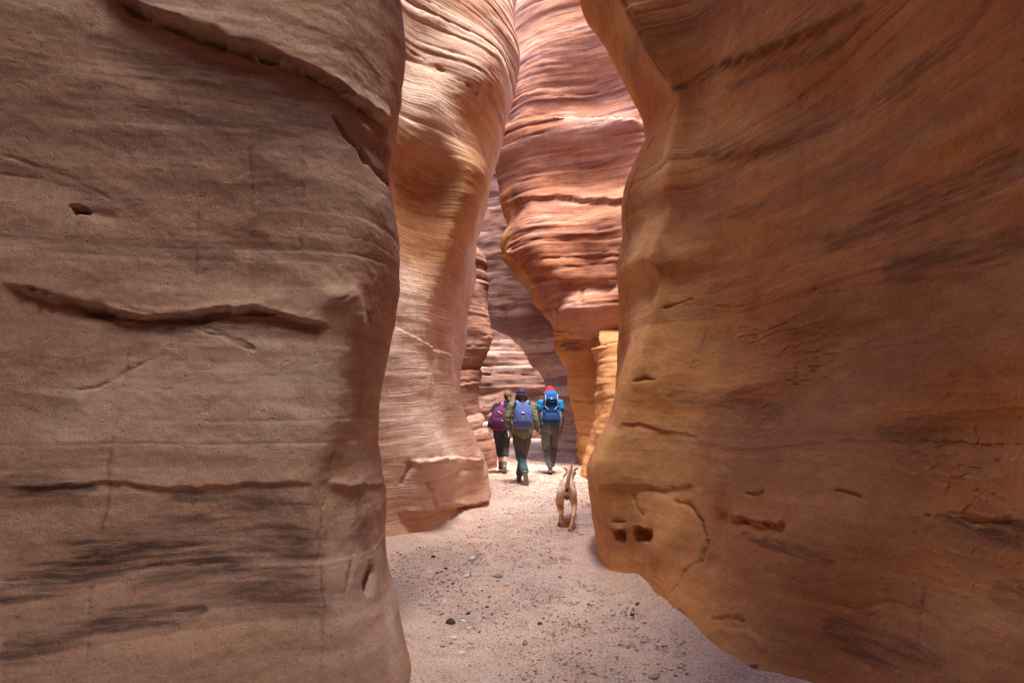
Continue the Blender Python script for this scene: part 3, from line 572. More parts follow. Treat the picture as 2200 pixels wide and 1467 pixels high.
def stone_mesh(seed, sx, sy, sz, sub=2):
    bm = bmesh.new(); bmesh.ops.create_icosphere(bm, subdivisions=sub, radius=1)
    rs = np.random.RandomState(seed)
    planes = [(Vector(rs.normal(size=3)).normalized(), rs.uniform(0.62, 0.9)) for _ in range(9)]
    for v in bm.verts:
        for n, d in planes:
            k = v.co.dot(n)
            if k > d: v.co -= n * (k - d) * 0.85
        v.co = Vector((v.co.x * sx, v.co.y * sy, v.co.z * sz))
    me = bpy.data.meshes.new('stone'); bm.to_mesh(me); bm.free()
    for p in me.polygons: p.use_smooth = sub > 2
    return me
M_STONE = {'dark': plain('dark_basalt', (0.075, 0.055, 0.052), 0.8, 0.35, 40, 0.004), 'white': plain('pale_limestone', (0.62, 0.58, 0.56), 0.85, 0.15, 40, 0.004),
           'grey': plain('grey_purple_stone', (0.30, 0.245, 0.245), 0.85, 0.25, 40, 0.004), 'tan': plain('tan_sandstone_chip', (0.52, 0.34, 0.24), 0.9, 0.2, 40, 0.004)}
def floorpt(u, v):
    a = (u - 1100) / FPX; b = (733.5 - v) / FPX
    k = -(SP + b * CP) / (CP - b * SP)            # drop per metre
    Y = CAMZ / k
    p = at(u, v, Y); return p[0], p[1]
STONES = [ # u, v, width px, colour, label
 (968,1340,26,'dark','dark angular stone lying on pale sand near the left foreground wall'),
 (1372,1300,18,'dark','small black stone beside the foot of the right wall'),
 (1072,1238,22,'grey','flat grey brown stone in the middle of the sandy path'),
 (1014,1198,20,'white','whitish stone on the sand short of the pale left buttress'),
 (955,1293,16,'white','small white stone just above the dark angular stone'),
 (994,1334,15,'white','small white stone right of the dark angular stone'),
 (992,1403,20,'white','white flat stone nearest the bottom of the photo at left'),
 (1135,1203,15,'white','pale stone on the gravel below and left of the dog'),
 (1545,1442,22,'grey','dark grey round stone in the rubble under the right wall'),
 (1583,1447,20,'tan','brown chip right of the grey round stone under the right wall'),
 (1630,1452,24,'grey','grey flat stone at the right end of the rubble'),
 (1592,1437,26,'tan','flat tan slab in the rubble at the right wall foot'),
 (1405,1455,26,'grey','long dark stone on gravel at the bottom edge of the photo'),
 (1004,1238,16,'white','thin pale stone left of the flat grey brown stone'),
 (1160,1340,14,'dark','small dark stone alone in the middle of the gravel'),
 (976,1370,16,'white','pale flat pebble below the dark angular stone'),
 (951,1388,16,'grey','greyish pebble near the bottom left of the sand'),
 (931,1197,10,'dark','tiny dark stone near the foot of the pale left buttress'),
]
for i, (u, v, wpx, k, lab) in enumerate(STONES):
    x, y = floorpt(u, v); r = wpx / FPX * y / 2
    o = link('stone', stone_mesh(50 + i, r, r * 0.8, r * (0.75 if k == 'dark' else 0.42)), M_STONE[k])
    o.location = (x, y, float(ground_z(x, y)) + r * 0.15); o.rotation_euler = (0.1, 0.1, i * 1.3)
    tag(o, lab, 'stone')
rnd = random.Random(5)
protos = [stone_mesh(200 + i, 1, rnd.uniform(.65, .95), rnd.uniform(.35, .6)) for i in range(6)]
pm = {}
for i, me in enumerate(protos):
    for k in M_STONE:
        m2 = me.copy(); m2.materials.append(M_STONE[k]); pm[(i, k)] = m2
areas = [((860, 1190, 1100, 1460), 45), ((1520, 1425, 1680, 1462), 26), ((1000, 1050, 1270, 1180), 20), ((835, 1172, 905, 1200), 14), ((1050, 950, 1080, 1000), 12), ((1200, 1230, 1500, 1460), 24)]
for (u0, v0, u1, v1), n in areas:
    for _ in range(n):
        u, v = rnd.uniform(u0, u1), rnd.uniform(v0, v1); x, y = floorpt(u, v)
        k = rnd.choice(['white', 'white', 'grey', 'tan', 'dark'] if u0 < 1500 else ['grey', 'tan', 'tan', 'dark'])
        o = bpy.data.objects.new('pebble', pm[(rnd.randrange(6), k)]); COL.objects.link(o)
        s = rnd.uniform(0.006, 0.017) * (1 + 0.06 * y) * (1.5 if u0 == 1520 else 1); o.scale = (s, s, s); o.location = (x, y, float(ground_z(x, y)) + s * 0.2); o.rotation_euler = (rnd.uniform(-.2, .2), rnd.uniform(-.2, .2), rnd.uniform(0, 6.3))
        tag(o, 'small pebble lying loose on the sandy canyon floor', 'pebble', 'small pebbles scattered over the sand')
for _ in range(150):
    b0 = _base[rnd.randrange(len(_base))]; aa = rnd.uniform(0, 6.28); r_ = abs(rnd.gauss(0.03, 0.10)); x, y = b0[0] + r_ * math.cos(aa), b0[1] + r_ * math.sin(aa)
    if y > 11 or y < 2.3: continue
    o = bpy.data.objects.new('pebble', pm[(rnd.randrange(6), rnd.choice(['tan', 'tan', 'grey', 'white']))]); COL.objects.link(o)
    s = (0.005 + 0.022 * rnd.random()**2.5) * (1 + .05 * y); o.scale = (s, s, s); o.location = (x, y, float(ground_z(x, y)) + .04 * math.exp(-(r_ / .11)**1.3) + s * .2); o.rotation_euler = (rnd.uniform(-.3, .3), rnd.uniform(-.3, .3), rnd.uniform(0, 6.3))
    tag(o, 'small rock crumb lying along the foot of the canyon walls', 'pebble', 'rock crumbs along the wall foot')
def gravel(name, label, n, mat, ico, seed, smin, smax):
    rs = np.random.RandomState(seed)
    v0 = []; bm = bmesh.new(); bmesh.ops.create_icosphere(bm, subdivisions=1, radius=1)
    bv = np.array([v.co[:] for v in bm.verts]); bf = np.array([[v.index for v in f.verts] for f in bm.faces]); bm.free()
    yy = 2.2 + 14 * rs.rand(n * 3)**1.7; xx = rs.uniform(-1.6, 2.2, n * 3)
    cl = noise(xx * 1.1 + seed, yy * 1.1, 3.0) + 0.6 * noise(xx * 4 + seed, yy * 4, 3.0)
    keep = np.where(cl + rs.uniform(-.5, .5, n * 3) > -0.05)[0][:n]
    xx, yy = xx[keep], yy[keep]; n = len(xx)
    s = (smin + (smax - smin) * rs.rand(n)**5) * (1 + 0.05 * yy)
    ang = rs.uniform(0, 6.28, n); sc = np.stack([s, s * rs.uniform(.6, 1, n), s * rs.uniform(.35, .7, n)], 1)
    V = bv[None] * (1 + 0.25 * rs.uniform(-1, 1, (n, len(bv), 1))) * sc[:, None]
    c, si = np.cos(ang)[:, None], np.sin(ang)[:, None]
    W = np.stack([V[..., 0] * c - V[..., 1] * si, V[..., 0] * si + V[..., 1] * c, V[..., 2]], -1)
    W += np.stack([xx, yy, ground_z(xx, yy) + 0.15 * s], 1)[:, None]
    Fc = (bf[None] + (np.arange(n) * len(bv))[:, None, None]).reshape(-1, 3)
    me = bpy.data.meshes.new(name); me.vertices.add(n * len(bv)); me.vertices.foreach_set('co', W.reshape(-1).astype(np.float32))
    me.loops.add(len(Fc) * 3); me.loops.foreach_set('vertex_index', Fc.reshape(-1).astype(np.int32))
    me.polygons.add(len(Fc)); me.polygons.foreach_set('loop_start', np.arange(0, len(Fc) * 3, 3, dtype=np.int32)); me.update()
    tag(link(name, me, mat), label, 'gravel', None, 'stuff')
gravel('dark_gravel', 'dark fine gravel scattered over the sandy floor', 34000, M_STONE['grey'], 1, 3, 0.002, 0.009)
gravel('black_gravel', 'blackish grit scattered over the sandy floor', 22000, M_STONE['dark'], 1, 4, 0.0018, 0.006)
gravel('pale_gravel', 'pale fine gravel scattered over the sandy floor', 24000, M_STONE['white'], 1, 8, 0.002, 0.010)
gravel('tan_gravel', 'tan sandstone grit scattered over the sandy floor', 24000, M_STONE['tan'], 1, 9, 0.002, 0.013)

def on_wall(S, u, v):
    P, N = S; U, V = pix(P); dd = (U - u)**2 + (V - v)**2; i = np.unravel_index(np.nanargmin(dd), dd.shape)
    return P[i], N[i]
for k, (S, u, v, r, m, lab) in enumerate([(SURF_H, 1998, 797, .012, 'tan', 'upper pale stone chip stuck in the dark right wall'), (SURF_H, 1934, 866, .014, 'tan', 'lower pale stone chip stuck in the dark right wall'),
        (SURF_A, 754, 196, .026, 'tan', 'rounded pebble wedged in the upper crack of the left foreground wall')]):
    p, n = on_wall(S, u, v); o = link('stone', stone_mesh(90 + k, r, r * .8, r * .7), M_STONE[m]); o.location = Vector(p) + Vector(n) * r * .4; o.rotation_euler = (k, .4, k); tag(o, lab, 'stone')
# ------------------------------------------------------------------ figures
def tube_data(pts, rad, ref=(1, 0, 0), seg=14):
    pts = [np.array(p, float) for p in pts]; rad = [(r, r) if not hasattr(r, '__len__') else r for r in rad]
    # refine with a smooth curve
    n = len(pts); L = np.concatenate([[0], np.cumsum([np.linalg.norm(pts[i + 1] - pts[i]) for i in range(n - 1)])]) + np.arange(n) * 1e-6
    tt = np.unique(np.concatenate([np.linspace(0, L[-1], max(4, n * 4))])); C = hermite(tt, L, np.array(pts)); R = hermite(tt, L, np.array(rad))
    T = np.gradient(C, axis=0); T /= np.linalg.norm(T, axis=1)[:, None] + 1e-9
    rings = []; ref = np.array(ref, float)
    def ring(c, t, r):
        e1 = ref - t * (ref @ t)
        if np.linalg.norm(e1) < 0.2: e1 = np.array([0, 0, 1.0]) - t * t[2]
        e1 /= np.linalg.norm(e1); e2 = np.cross(t, e1)
        a = np.linspace(0, 2 * np.pi, seg, endpoint=False)
        return c + np.cos(a)[:, None] * e1 * r[0] + np.sin(a)[:, None] * e2 * r[1]
    for k, f in ((0.9, 0.35), (0.6, 0.75)): rings.append(ring(C[0] - T[0] * min(R[0]) * k, T[0], R[0] * f))
    for i in range(len(C)): rings.append(ring(C[i], T[i], R[i]))
    for k, f in ((0.6, 0.75), (0.9, 0.35)): rings.append(ring(C[-1] + T[-1] * min(R[-1]) * k, T[-1], R[-1] * f))
    V = np.concatenate(rings); m = len(rings); Fs = []
    for i in range(m - 1):
        for j in range(seg):
            a, b = i * seg + j, i * seg + (j + 1) % seg; Fs.append((a, b, b + seg, a + seg))
    Fs.append(tuple(range(seg))[::-1]); Fs.append(tuple((m - 1) * seg + j for j in range(seg)))
    return V, Fs
def ell_data(c, r, rot=None, pw=1.0, seg=20, rg=14):
    V = []; Fs = []
    for i in range(rg + 1):
        th = math.pi * i / rg
        for j in range(seg):
            ph = 2 * math.pi * j / seg
            p = np.array([math.sin(th) * math.cos(ph), math.sin(th) * math.sin(ph), math.cos(th)])
            if pw != 1.0: p = np.sign(p) * np.abs(p)**pw
            V.append(p)
    V = np.array(V) * np.array(r)
    if rot is not None: V = V @ np.array(Matrix.Rotation(rot[0], 3, rot[1])).T
    V = V + np.array(c)
    for i in range(rg):
        for j in range(seg):
            a, b = i * seg + j, i * seg + (j + 1) % seg; Fs.append((a, a + seg, b + seg, b))
    return V, Fs
def fuse(name, shapes, mat, parent=None, voxel=0.008, smooth=4, wrinkle=0.0, wfreq=(9, 9, 24), remesh=True, seed=0):
    "closed shapes joined into one continuous surface"
    bm = bmesh.new()
    for V, Fs in shapes:
        vs = [bm.verts.new(v) for v in V]
        for f in Fs:
            try: bm.faces.new([vs[i] for i in f])
            except ValueError: pass
    bmesh.ops.remove_doubles(bm, verts=bm.verts, dist=1e-6)
    bmesh.ops.recalc_face_normals(bm, faces=bm.faces)
    me = bpy.data.meshes.new(name); bm.to_mesh(me); bm.free()
    if remesh:
        o = bpy.data.objects.new('tmp', me); COL.objects.link(o)
        md = o.modifiers.new('r', 'REMESH'); md.mode = 'VOXEL'; md.voxel_size = voxel
        if smooth: s = o.modifiers.new('s', 'SMOOTH'); s.factor = 0.5; s.iterations = smooth
        dg = bpy.context.evaluated_depsgraph_get(); dg.update()
        me2 = bpy.data.meshes.new_from_object(o.evaluated_get(dg)); bpy.data.objects.remove(o); bpy.data.meshes.remove(me); me = me2; me.name = name
    n = len(me.vertices); co = np.empty(n * 3, np.float32); me.vertices.foreach_get('co', co); co = co.reshape(-1, 3).astype(float)
    if wrinkle:
        nr = np.empty(n * 3, np.float32); me.vertices.foreach_get('normal', nr); nr = nr.reshape(-1, 3)
        d = fbm(co[:, 0] * wfreq[0] + seed, co[:, 1] * wfreq[1], co[:, 2] * wfreq[2] + co[:, 0] * 7, 2)
        d = wrinkle * (1 - np.abs(d) * 2.2)
        me.vertices.foreach_set('co', (co + nr * d[:, None]).reshape(-1).astype(np.float32))
    me.polygons.foreach_set('use_smooth', np.ones(len(me.polygons), bool)); me.update()
    return link(name, me, mat, parent)
def T(*a, **k): return tube_data(*a, **k)
E = ell_data

def hand(wr, d, side, curl=0.7):
    "palm, four fingers and a thumb hanging from the wrist in direction d; thumb to the body's front"
    wr = np.array(wr, float); d = np.array(d, float); d /= np.linalg.norm(d)
    f = np.array([0, 1.0, 0]) - d * d[1]; f /= np.linalg.norm(f)      # towards the front
    inn = np.cross(d, f) * 1.0
    if inn[0] * side > 0: inn = -inn
    S = [T([wr, wr + d * 0.03, wr + d * 0.085], [(0.024, 0.019), (0.036, 0.017), (0.038, 0.014)], ref=f)]
    for k, (off, ln) in enumerate(((0.030, .072), (0.010, .080), (-0.010, .074), (-0.029, .058))):
        b = wr + d * 0.080 + f * off; c = curl * (0.85 + 0.12 * k)
        p1 = b + d * ln * .42; p2 = p1 + (d * math.cos(c) + inn * math.sin(c)) * ln * .33; p3 = p2 + (d * math.cos(c * 1.8) + inn * math.sin(c * 1.8)) * ln * .27
        S.append(T([b, p1, p2, p3], [.0092, .0088, .0082, .0070], ref=f, seg=8))
    b = wr + d * 0.03 + f * 0.026; p1 = b + d * .026 + f * .022 + inn * .006; p2 = p1 + d * .030 + f * .006 + inn * .012
    S.append(T([b, p1, p2], [.012, .0105, .0085], ref=f, seg=8))
    return S
def head(c, yaw=0.0, k=1.0):
    c = np.array(c, float); R = np.array(Matrix.Rotation(yaw, 3, 'Z'))
    def q(x, y, z): return c + R @ np.array([x, y, z]) * k
    S = [E(c, (0.074 * k, 0.092 * k, 0.105 * k)), E(q(0, 0.022, -0.055), (0.056 * k, 0.066 * k, 0.062 * k)), E(q(0, 0.055, -0.09), (0.03 * k, 0.03 * k, 0.025 * k)),
         T([q(0, .086, .012), q(0, .104, -.028)], [.009 * k, .014 * k], seg=8), E(q(0, .083, -.060), (.024 * k, .012 * k, .009 * k))]
    for s in (-1, 1): S.append(E(q(s * .078, -.005, -.01), (.010 * k, .019 * k, .031 * k)))
    return S
M_SK1 = plain('fair_skin', (0.62, 0.36, 0.27), 0.6, 0.06, 30); M_SK2 = plain('dark_skin', (0.115, 0.06, 0.042), 0.5, 0.1, 30)
def person(base, z0, J, skin, label, yaw=0.0):
    t = empty('person', (base[0], base[1], z0), yaw, label, 'person')
    S = []
    hd = np.array(J['head']); nk = np.array(J['neck']); ch = np.array(J['chest']); pv = np.array(J['pelvis'])
    S += head(hd, J.get('hyaw', 0))
    S.append(T([nk - [0, 0, .05], nk, hd - [0, 0.0, .06]], [.065, .056, .056]))
    S.append(T([pv - [0, 0, .04], pv, (pv + ch) / 2, ch, nk - [0, 0, .05]], [(.13, .10), (.155, .11), (.125, .095), (.155, .11), (.10, .075)]))
    for s, k in ((-1, 'L'), (1, 'R')):
        sh, el, wr = [np.array(p, float) for p in J['arm' + k]]
        S.append(T([sh, sh * .5 + el * .5, el, el * .55 + wr * .45, wr], [.052, .046, .037, .035, .025])); S.append(T([ch * .4 + nk * .6, sh], [.06, .05]))
        S += hand(wr, J.get('hd' + k, wr - el), s, J.get('curl', 0.7))
        hp, kn, an, to = [np.array(p, float) for p in J['leg' + k]]
        S.append(T([hp + [0, 0, .05], hp * .6 + kn * .4, kn, kn * .6 + an * .4, an], [.095, .08, .056, .052, .036]))
        dd = (to - an); hl = an - dd * .28 - [0, 0, .0]
        S.append(T([an * .9 + hl * .1, an * .5 + to * .5, to], [(.034, .034), (.042, .030), (.036, .018)]))
    b = fuse('body', S, skin, t, voxel=0.0075, smooth=2)
    R = np.array(Matrix.Rotation(J.get('hyaw', 0), 3, 'Z'))
    for s in (-1, 1):
        fuse('eye', [E(hd + R @ np.array([s * .031, .082, .008]), (.011, .008, .007))], M_EYE, t, remesh=False)
    return t
M_EYE = plain('eye_dark', (0.03, 0.02, 0.02), 0.3, 0.05)
def boots(J, k, mat, sole, t, h=0.13, sock=None):
    hp, kn, an, to = [np.array(p, float) for p in J['leg' + k]]
    ax = (to - an) - [0, 0, 0]; fwd = to - an; up = (kn - an) / np.linalg.norm(kn - an)
    # foot frame: direction of the sole
    sd_ = np.array(J['sole' + k], float); sd_ /= np.linalg.norm(sd_)          # from heel to toe
    nrm = np.cross(np.array([1.0, 0, 0]), sd_); nrm /= np.linalg.norm(nrm)     # upward from the sole
    heel = an - nrm * .085 - sd_ * .06; toe = heel + sd_ * .265
    m1 = heel + nrm * .035
    S = [T([m1 + sd_ * .02, m1 + sd_ * .10 + nrm * .01, m1 + sd_ * .17 + nrm * .005, m1 + sd_ * .235], [(.037, .034), (.043, .042), (.047, .036), (.038, .026)]),
         T([an - nrm * .03, an + up * .02, an + up * h], [(.043, .05), (.046, .05), (.054, .056)])]
    bo = fuse('boot', S, mat, t, voxel=.008, smooth=3, wrinkle=.002)
    V = []; n = 20
    prof = [(-.01, .03), (.03, .040), (.09, .036), (.16, .046), (.21, .045), (.245, .034), (.262, .012)]
    L_ = [(p, -w) for p, w in prof] + [(p, w) for p, w in prof[::-1]]
    for hh in (-.004, .018):
        for p, w_ in L_: V.append(heel + sd_ * p + np.array([w_, 0, 0]) + nrm * hh)
    m = len(L_); Fs = [tuple(range(m))[::-1], tuple(range(m, 2 * m))] + [(i, (i + 1) % m, m + (i + 1) % m, m + i) for i in range(m)]
    s_ = fuse('sole', [(np.array(V), Fs)], sole, bo, remesh=False)
    for p in s_.data.polygons: p.use_smooth = False
    return bo
def trousers(J, mat, t, hem=1.0, fl=1.0, wr=.006, seed=0):
    S = []; pv = np.array(J['pelvis'], float)
    S.append(T([pv + [0, 0, .10], pv + [0, 0, .02], pv - [0, -.0, .06]], [(.155 * fl, .115), (.178 * fl, .135), (.165 * fl, .125)]))
    for k in 'LR':
        hp, kn, an, to = [np.array(p, float) for p in J['leg' + k]]
        end = kn * (1 - hem) + an * hem
        S.append(T([hp + [0, 0, .05], hp * .6 + kn * .4, kn, kn * .5 + end * .5, end], [.108 * fl, .100 * fl, .078 * fl, .074 * fl, .072 * fl]))
    return fuse('trousers', S, mat, t, voxel=.009, smooth=3, wrinkle=wr, wfreq=(7, 7, 17), seed=seed)
def top(name, J, mat, t, slv=1.0, cuff=None, r=1.0, wr=.006, seed=0, hemz=0.0):
    S = []; hd = np.array(J['head']); nk = np.array(J['neck']); ch = np.array(J['chest']); pv = np.array(J['pelvis'])
    S.append(T([pv + [0, 0, hemz], (pv + ch) / 2, ch, nk - [0, 0, .055], nk + [0, 0, .005]], [(.192 * r, .148), (.155 * r, .12), (.178 * r, .128), (.135 * r, .095), (.066, .066)]))
    for k in 'LR':
        sh, el, w_ = [np.array(p, float) for p in J['arm' + k]]
        S.append(T([ch * .35 + nk * .65 - [0, 0, .02], sh], [.075, .066 * r]))
        if slv >= 1: S.append(T([sh, sh * .5 + el * .5, el, el * .5 + w_ * .5, w_], [.068 * r, .064 * r, .056 * r, .050 * r, .038 * r]))
        else: e = sh * (1 - slv) + el * slv; S.append(T([sh, sh * .5 + e * .5, e], [.068 * r, .068 * r, .070 * r]))
    return fuse(name, S, mat, t, voxel=.009, smooth=3, wrinkle=wr, wfreq=(8, 8, 13), seed=seed)

def pack_shape(secs, pw=0.55, seg=28):
    "rounded body from sections (z, cx, cy, half width, half depth)"
    V = []; secs = np.array(secs, float); zz = np.linspace(secs[0, 0], secs[-1, 0], 22); I = hermite(zz, secs[:, 0], secs[:, 1:])
    for z_, (cx, cy, a, d) in zip(zz, I):
        for j in range(seg):
            p = 2 * math.pi * j / seg; c, s = math.cos(p), math.sin(p)
            V.append((cx + a * math.copysign(abs(c)**pw, c), cy + d * math.copysign(abs(s)**pw, s), z_))
    m = 22; Fs = [(i * seg + j, i * seg + (j + 1) % seg, (i + 1) * seg + (j + 1) % seg, (i + 1) * seg + j) for i in range(m - 1) for j in range(seg)]
    Fs.append(tuple(range(seg))[::-1]); Fs.append(tuple((m - 1) * seg + j for j in range(seg)))
    return np.array(V), Fs
def ribbon(pts, w_, th=0.006, ref=(1, 0, 0)): return T(pts, [(w_, th)] * len(pts), ref=ref, seg=10)

PY = {}
for nm, yy in (('p1', 12.25), ('p2', 10.75), ('p3', 12.15)): PY[nm] = yy
def base_of(u, Y):
    x = at(u, 1000, Y)[0]; return (x, Y), float(ground_z(x, Y))

# --- walker with the periwinkle backpack (centre)
bs, z0 = base_of(1118, 10.75)
J2 = dict(head=(.02, .03, 1.60), neck=(.02, -.01, 1.46), chest=(.02, -.01, 1.26), pelvis=(.035, 0, .95), hyaw=0.12,
    armL=((-.165, 0, 1.41), (-.235, -.05, 1.16), (-.20, .03, .97)), armR=((.205, 0, 1.40), (.275, -.06, 1.16), (.335, .0, .95)),
    hdL=(.05, .1, -1), hdR=(0, .05, -1),
    legL=((-.05, 0, .90), (-.015, -.02, .52), (.085, -.36, .205), (.10, -.30, .03)), legR=((.12, 0, .90), (.06, .16, .50), (-.02, .10, .10), (-.03, .28, .05)),
    soleL=(.12, .25, -1.0), soleR=(-.05, 1, 0))
p2 = person(bs, z0, J2, M_SK1, 'middle walker in a navy cap and sage green jacket seen from behind')
M_OLIVE = plain('sage_jacket_cloth', (0.165, 0.18, 0.125), 0.9, 0.2, 14); M_GTR = plain('dark_green_grey_trouser_cloth', (0.095, 0.095, 0.080), 0.9, 0.2, 12)
top('jacket', J2, M_OLIVE, p2, 1.0, r=1.06, wr=.010, seed=3, hemz=-0.03)
tr2 = NT('trouser_cloth_with_teal_lower_left_leg')
_co = tr2.n('ShaderNodeTexCoord').outputs['Object']; _s = tr2.n('ShaderNodeSeparateXYZ'); tr2.l(_co, _s.inputs[0])
_m = tr2.math('MULTIPLY', tr2.math('LESS_THAN', _s.outputs[2], 0.53), tr2.math('LESS_THAN', _s.outputs[1], 0.02))
tr2.put(tr2.b.inputs['Base Color'], tr2.mix(_m, (0.10, 0.10, 0.083), (0.055, 0.115, 0.125))); tr2.b.inputs['Roughness'].default_value = .9
trousers(J2, tr2.m, p2, hem=.90, fl=1.0, wr=.007, seed=5)
M_BOOT = plain('brown_grey_boot_leather', (0.12, 0.085, 0.07), .8, .3, 30); M_SOLE = plain('dusty_rubber_sole', (0.26, 0.215, 0.20), .9, .35, 60, .004)
boots(J2, 'L', M_BOOT, M_SOLE, p2); boots(J2, 'R', M_BOOT, M_SOLE, p2)
M_NAVY = plain('navy_cap_cloth', (0.028, 0.035, 0.12), .9, .2, 20); M_CURL = plain('dark_curly_hair', (0.055, 0.032, 0.022), .8, .4, 60)
hc = np.array(J2['head'])
cap = fuse('cap', [E(hc + [0, .0, .048], (.086, .104, .078)), E(hc + [.01, .12, .045], (.06, .06, .010)), E(hc + [0, 0, .122], (.010, .010, .008))], M_NAVY, p2, voxel=.006, smooth=2)
rs = np.random.RandomState(4); cl = []
for i in range(60):
    a = rs.uniform(-2.7, -.45); zz = rs.uniform(-.10, .02); cl.append(E(hc + [.088 * math.cos(a), .10 * math.sin(a), zz], (.024, .024, .02), seg=8, rg=6))
for s in (-1, 1):
    for i in range(8): cl.append(E(hc + [s * rs.uniform(.08, .105), rs.uniform(-.05, .02), rs.uniform(-.085, -.01)], (.02, .02, .02), seg=8, rg=6))
fuse('hair', cl, M_CURL, p2, voxel=.006, smooth=1, wrinkle=.004, wfreq=(60, 60, 60))

def backpack(loc, rot, label, body, bodymat, pieces):
    t = empty('backpack', loc, 0, label, 'backpack'); t.rotation_euler = rot
    fuse('main_compartment', body, bodymat, t, voxel=.008, smooth=4, wrinkle=.003, wfreq=(10, 10, 10))
    for nm, shapes, mat, kw in pieces: fuse(nm, shapes, mat, t, **kw)
    return t
M_PERI = plain('periwinkle_pack_cloth', (0.075, 0.12, 0.34), .75, .12, 20); M_PERI2 = plain('light_blue_strap', (0.12, 0.23, 0.46), .75, .1, 20)
M_PDK = plain('slate_pack_base', (0.12, 0.12, 0.22), .8, .15, 20); M_WHT = plain('white_print', (0.75, 0.75, 0.75), .7, .05); M_GREY = plain('grey_webbing', (0.32, 0.32, 0.35), .8, .1)
# local: origin at the pack's base centre against the back, +Z up, -Y outwards (to the camera)
px2 = (bs[0] + .045, bs[1] - .13, z0 + 1.0)
K0 = dict(remesh=False); KR = dict(voxel=.007, smooth=3)
backpack(px2, (.06, 0, 0), 'periwinkle blue daypack worn by the middle walker', [pack_shape([(0, 0, -.06, .12, .05), (.05, 0, -.10, .165, .10), (.2, 0, -.11, .17, .115), (.36, 0, -.09, .145, .09), (.44, 0, -.06, .11, .06), (.47, 0, -.05, .07, .04)])], M_PERI, [
    ('front_pocket', [pack_shape([(.03, 0, -.17, .11, .05), (.12, 0, -.20, .13, .05), (.24, 0, -.19, .12, .045), (.36, 0, -.15, .09, .03), (.39, 0, -.13, .05, .02)])], M_PERI, KR),
    ('base_panel', [pack_shape([(-.008, 0, -.07, .125, .06), (.04, 0, -.105, .172, .108), (.10, 0, -.112, .176, .118), (.125, 0, -.112, .172, .115)])], M_PDK, KR),
    ('seam', [T([(-.105, -.222, .13), (-.05, -.247, .17), (0, -.252, .12)], [.004] * 3), T([(.105, -.222, .13), (.05, -.247, .17), (0, -.252, .12)], [.004] * 3), T([(-.10, -.20, .33), (-.05, -.228, .22), (0, -.25, .16)], [.004] * 3), T([(.10, -.20, .33), (.05, -.228, .22), (0, -.25, .16)], [.004] * 3)], M_PDK, K0),
    ('seam', [T([(-.15, -.16, .06), (-.155, -.17, .25), (-.125, -.14, .38), (0, -.12, .45), (.125, -.14, .38), (.155, -.17, .25), (.15, -.16, .06)], [.005] * 7)], M_GREY, K0),
    ('emblem', [E((0, -.232, .30), (.026, .008, .014), pw=.6)], M_WHT, K0),
    ('light_loop', [E((0, -.25, .235), (.010, .006, .006))], M_WHT, K0), ('light_loop', [E((0, -.256, .185), (.010, .006, .006))], M_WHT, K0),
    ('shoulder_strap', [ribbon([(-.08, -.06, .43), (-.11, .00, .50), (-.125, .10, .47), (-.13, .22, .36), (-.12, .26, .20), (-.15, .15, .05)], .032)], M_PERI2, K0),
    ('shoulder_strap', [ribbon([(.06, -.06, .43), (.095, .00, .50), (.11, .10, .47), (.11, .22, .36), (.10, .26, .20), (.13, .15, .05)], .032)], M_PERI2, K0),
    ('haul_loop', [T([(-.035, -.05, .465), (-.02, -.05, .50), (.02, -.05, .50), (.035, -.05, .465)], [.007] * 4)], M_PDK, K0)])

# --- walker with the purple backpack (left)
bs, z0 = base_of(1080, 12.25)
J1 = dict(head=(.10, .05, 1.60), neck=(.075, 0, 1.455), chest=(.02, 0, 1.25), pelvis=(-.02, 0, .94), hyaw=0.35,
    armL=((-.14, 0, 1.40), (-.26, -.08, 1.17), (-.30, .14, 1.02)), armR=((.19, .02, 1.38), (.20, .02, 1.13), (.16, .22, 1.02)), hdL=(-.1, 1, -.3), hdR=(-.2, 1, -.1),
    legL=((-.11, 0, .89), (-.075, .16, .52), (-.045, .22, .13), (-.045, .40, .06)), legR=((.06, 0, .89), (.06, .02, .50), (.045, -.20, .16), (.045, -.10, .03)),
    soleL=(-.1, 1, .0), soleR=(0, .62, -.8))
p1 = person(bs, z0, J1, M_SK1, 'walker on the left with tied brown hair, black t-shirt and cropped dark trousers')
M_BLK = plain('black_tshirt_cloth', (0.022, 0.022, 0.03), .9, .2, 15); M_DTR = plain('charcoal_cropped_trouser_cloth', (0.045, 0.042, 0.050), .9, .25, 15)
top('tshirt', J1, M_BLK, p1, .55, r=.95, wr=.005, seed=11, hemz=.02); trousers(J1, M_DTR, p1, hem=.42, fl=.98, wr=.007, seed=2)
M_SHOE = plain('dusty_hiking_shoe', (0.15, 0.125, 0.115), .85, .3, 30); M_SOCK = plain('blue_grey_sock', (0.17, 0.20, 0.25), .9, .15, 30)
for k in 'LR':
    boots(J1, k, M_SHOE, M_SOLE, p1, h=.05); kn, an = np.array(J1['leg' + k][1]), np.array(J1['leg' + k][2]); u_ = (kn - an) / np.linalg.norm(kn - an)
    fuse('sock', [T([an, an + u_ * .09], [.042, .046])], M_SOCK, p1, voxel=.007)
hc = np.array(J1['head']); M_HAIR = plain('light_brown_hair', (0.14, 0.085, 0.052), .6, .35, 50)
R1 = np.array(Matrix.Rotation(.35, 3, 'Z'))
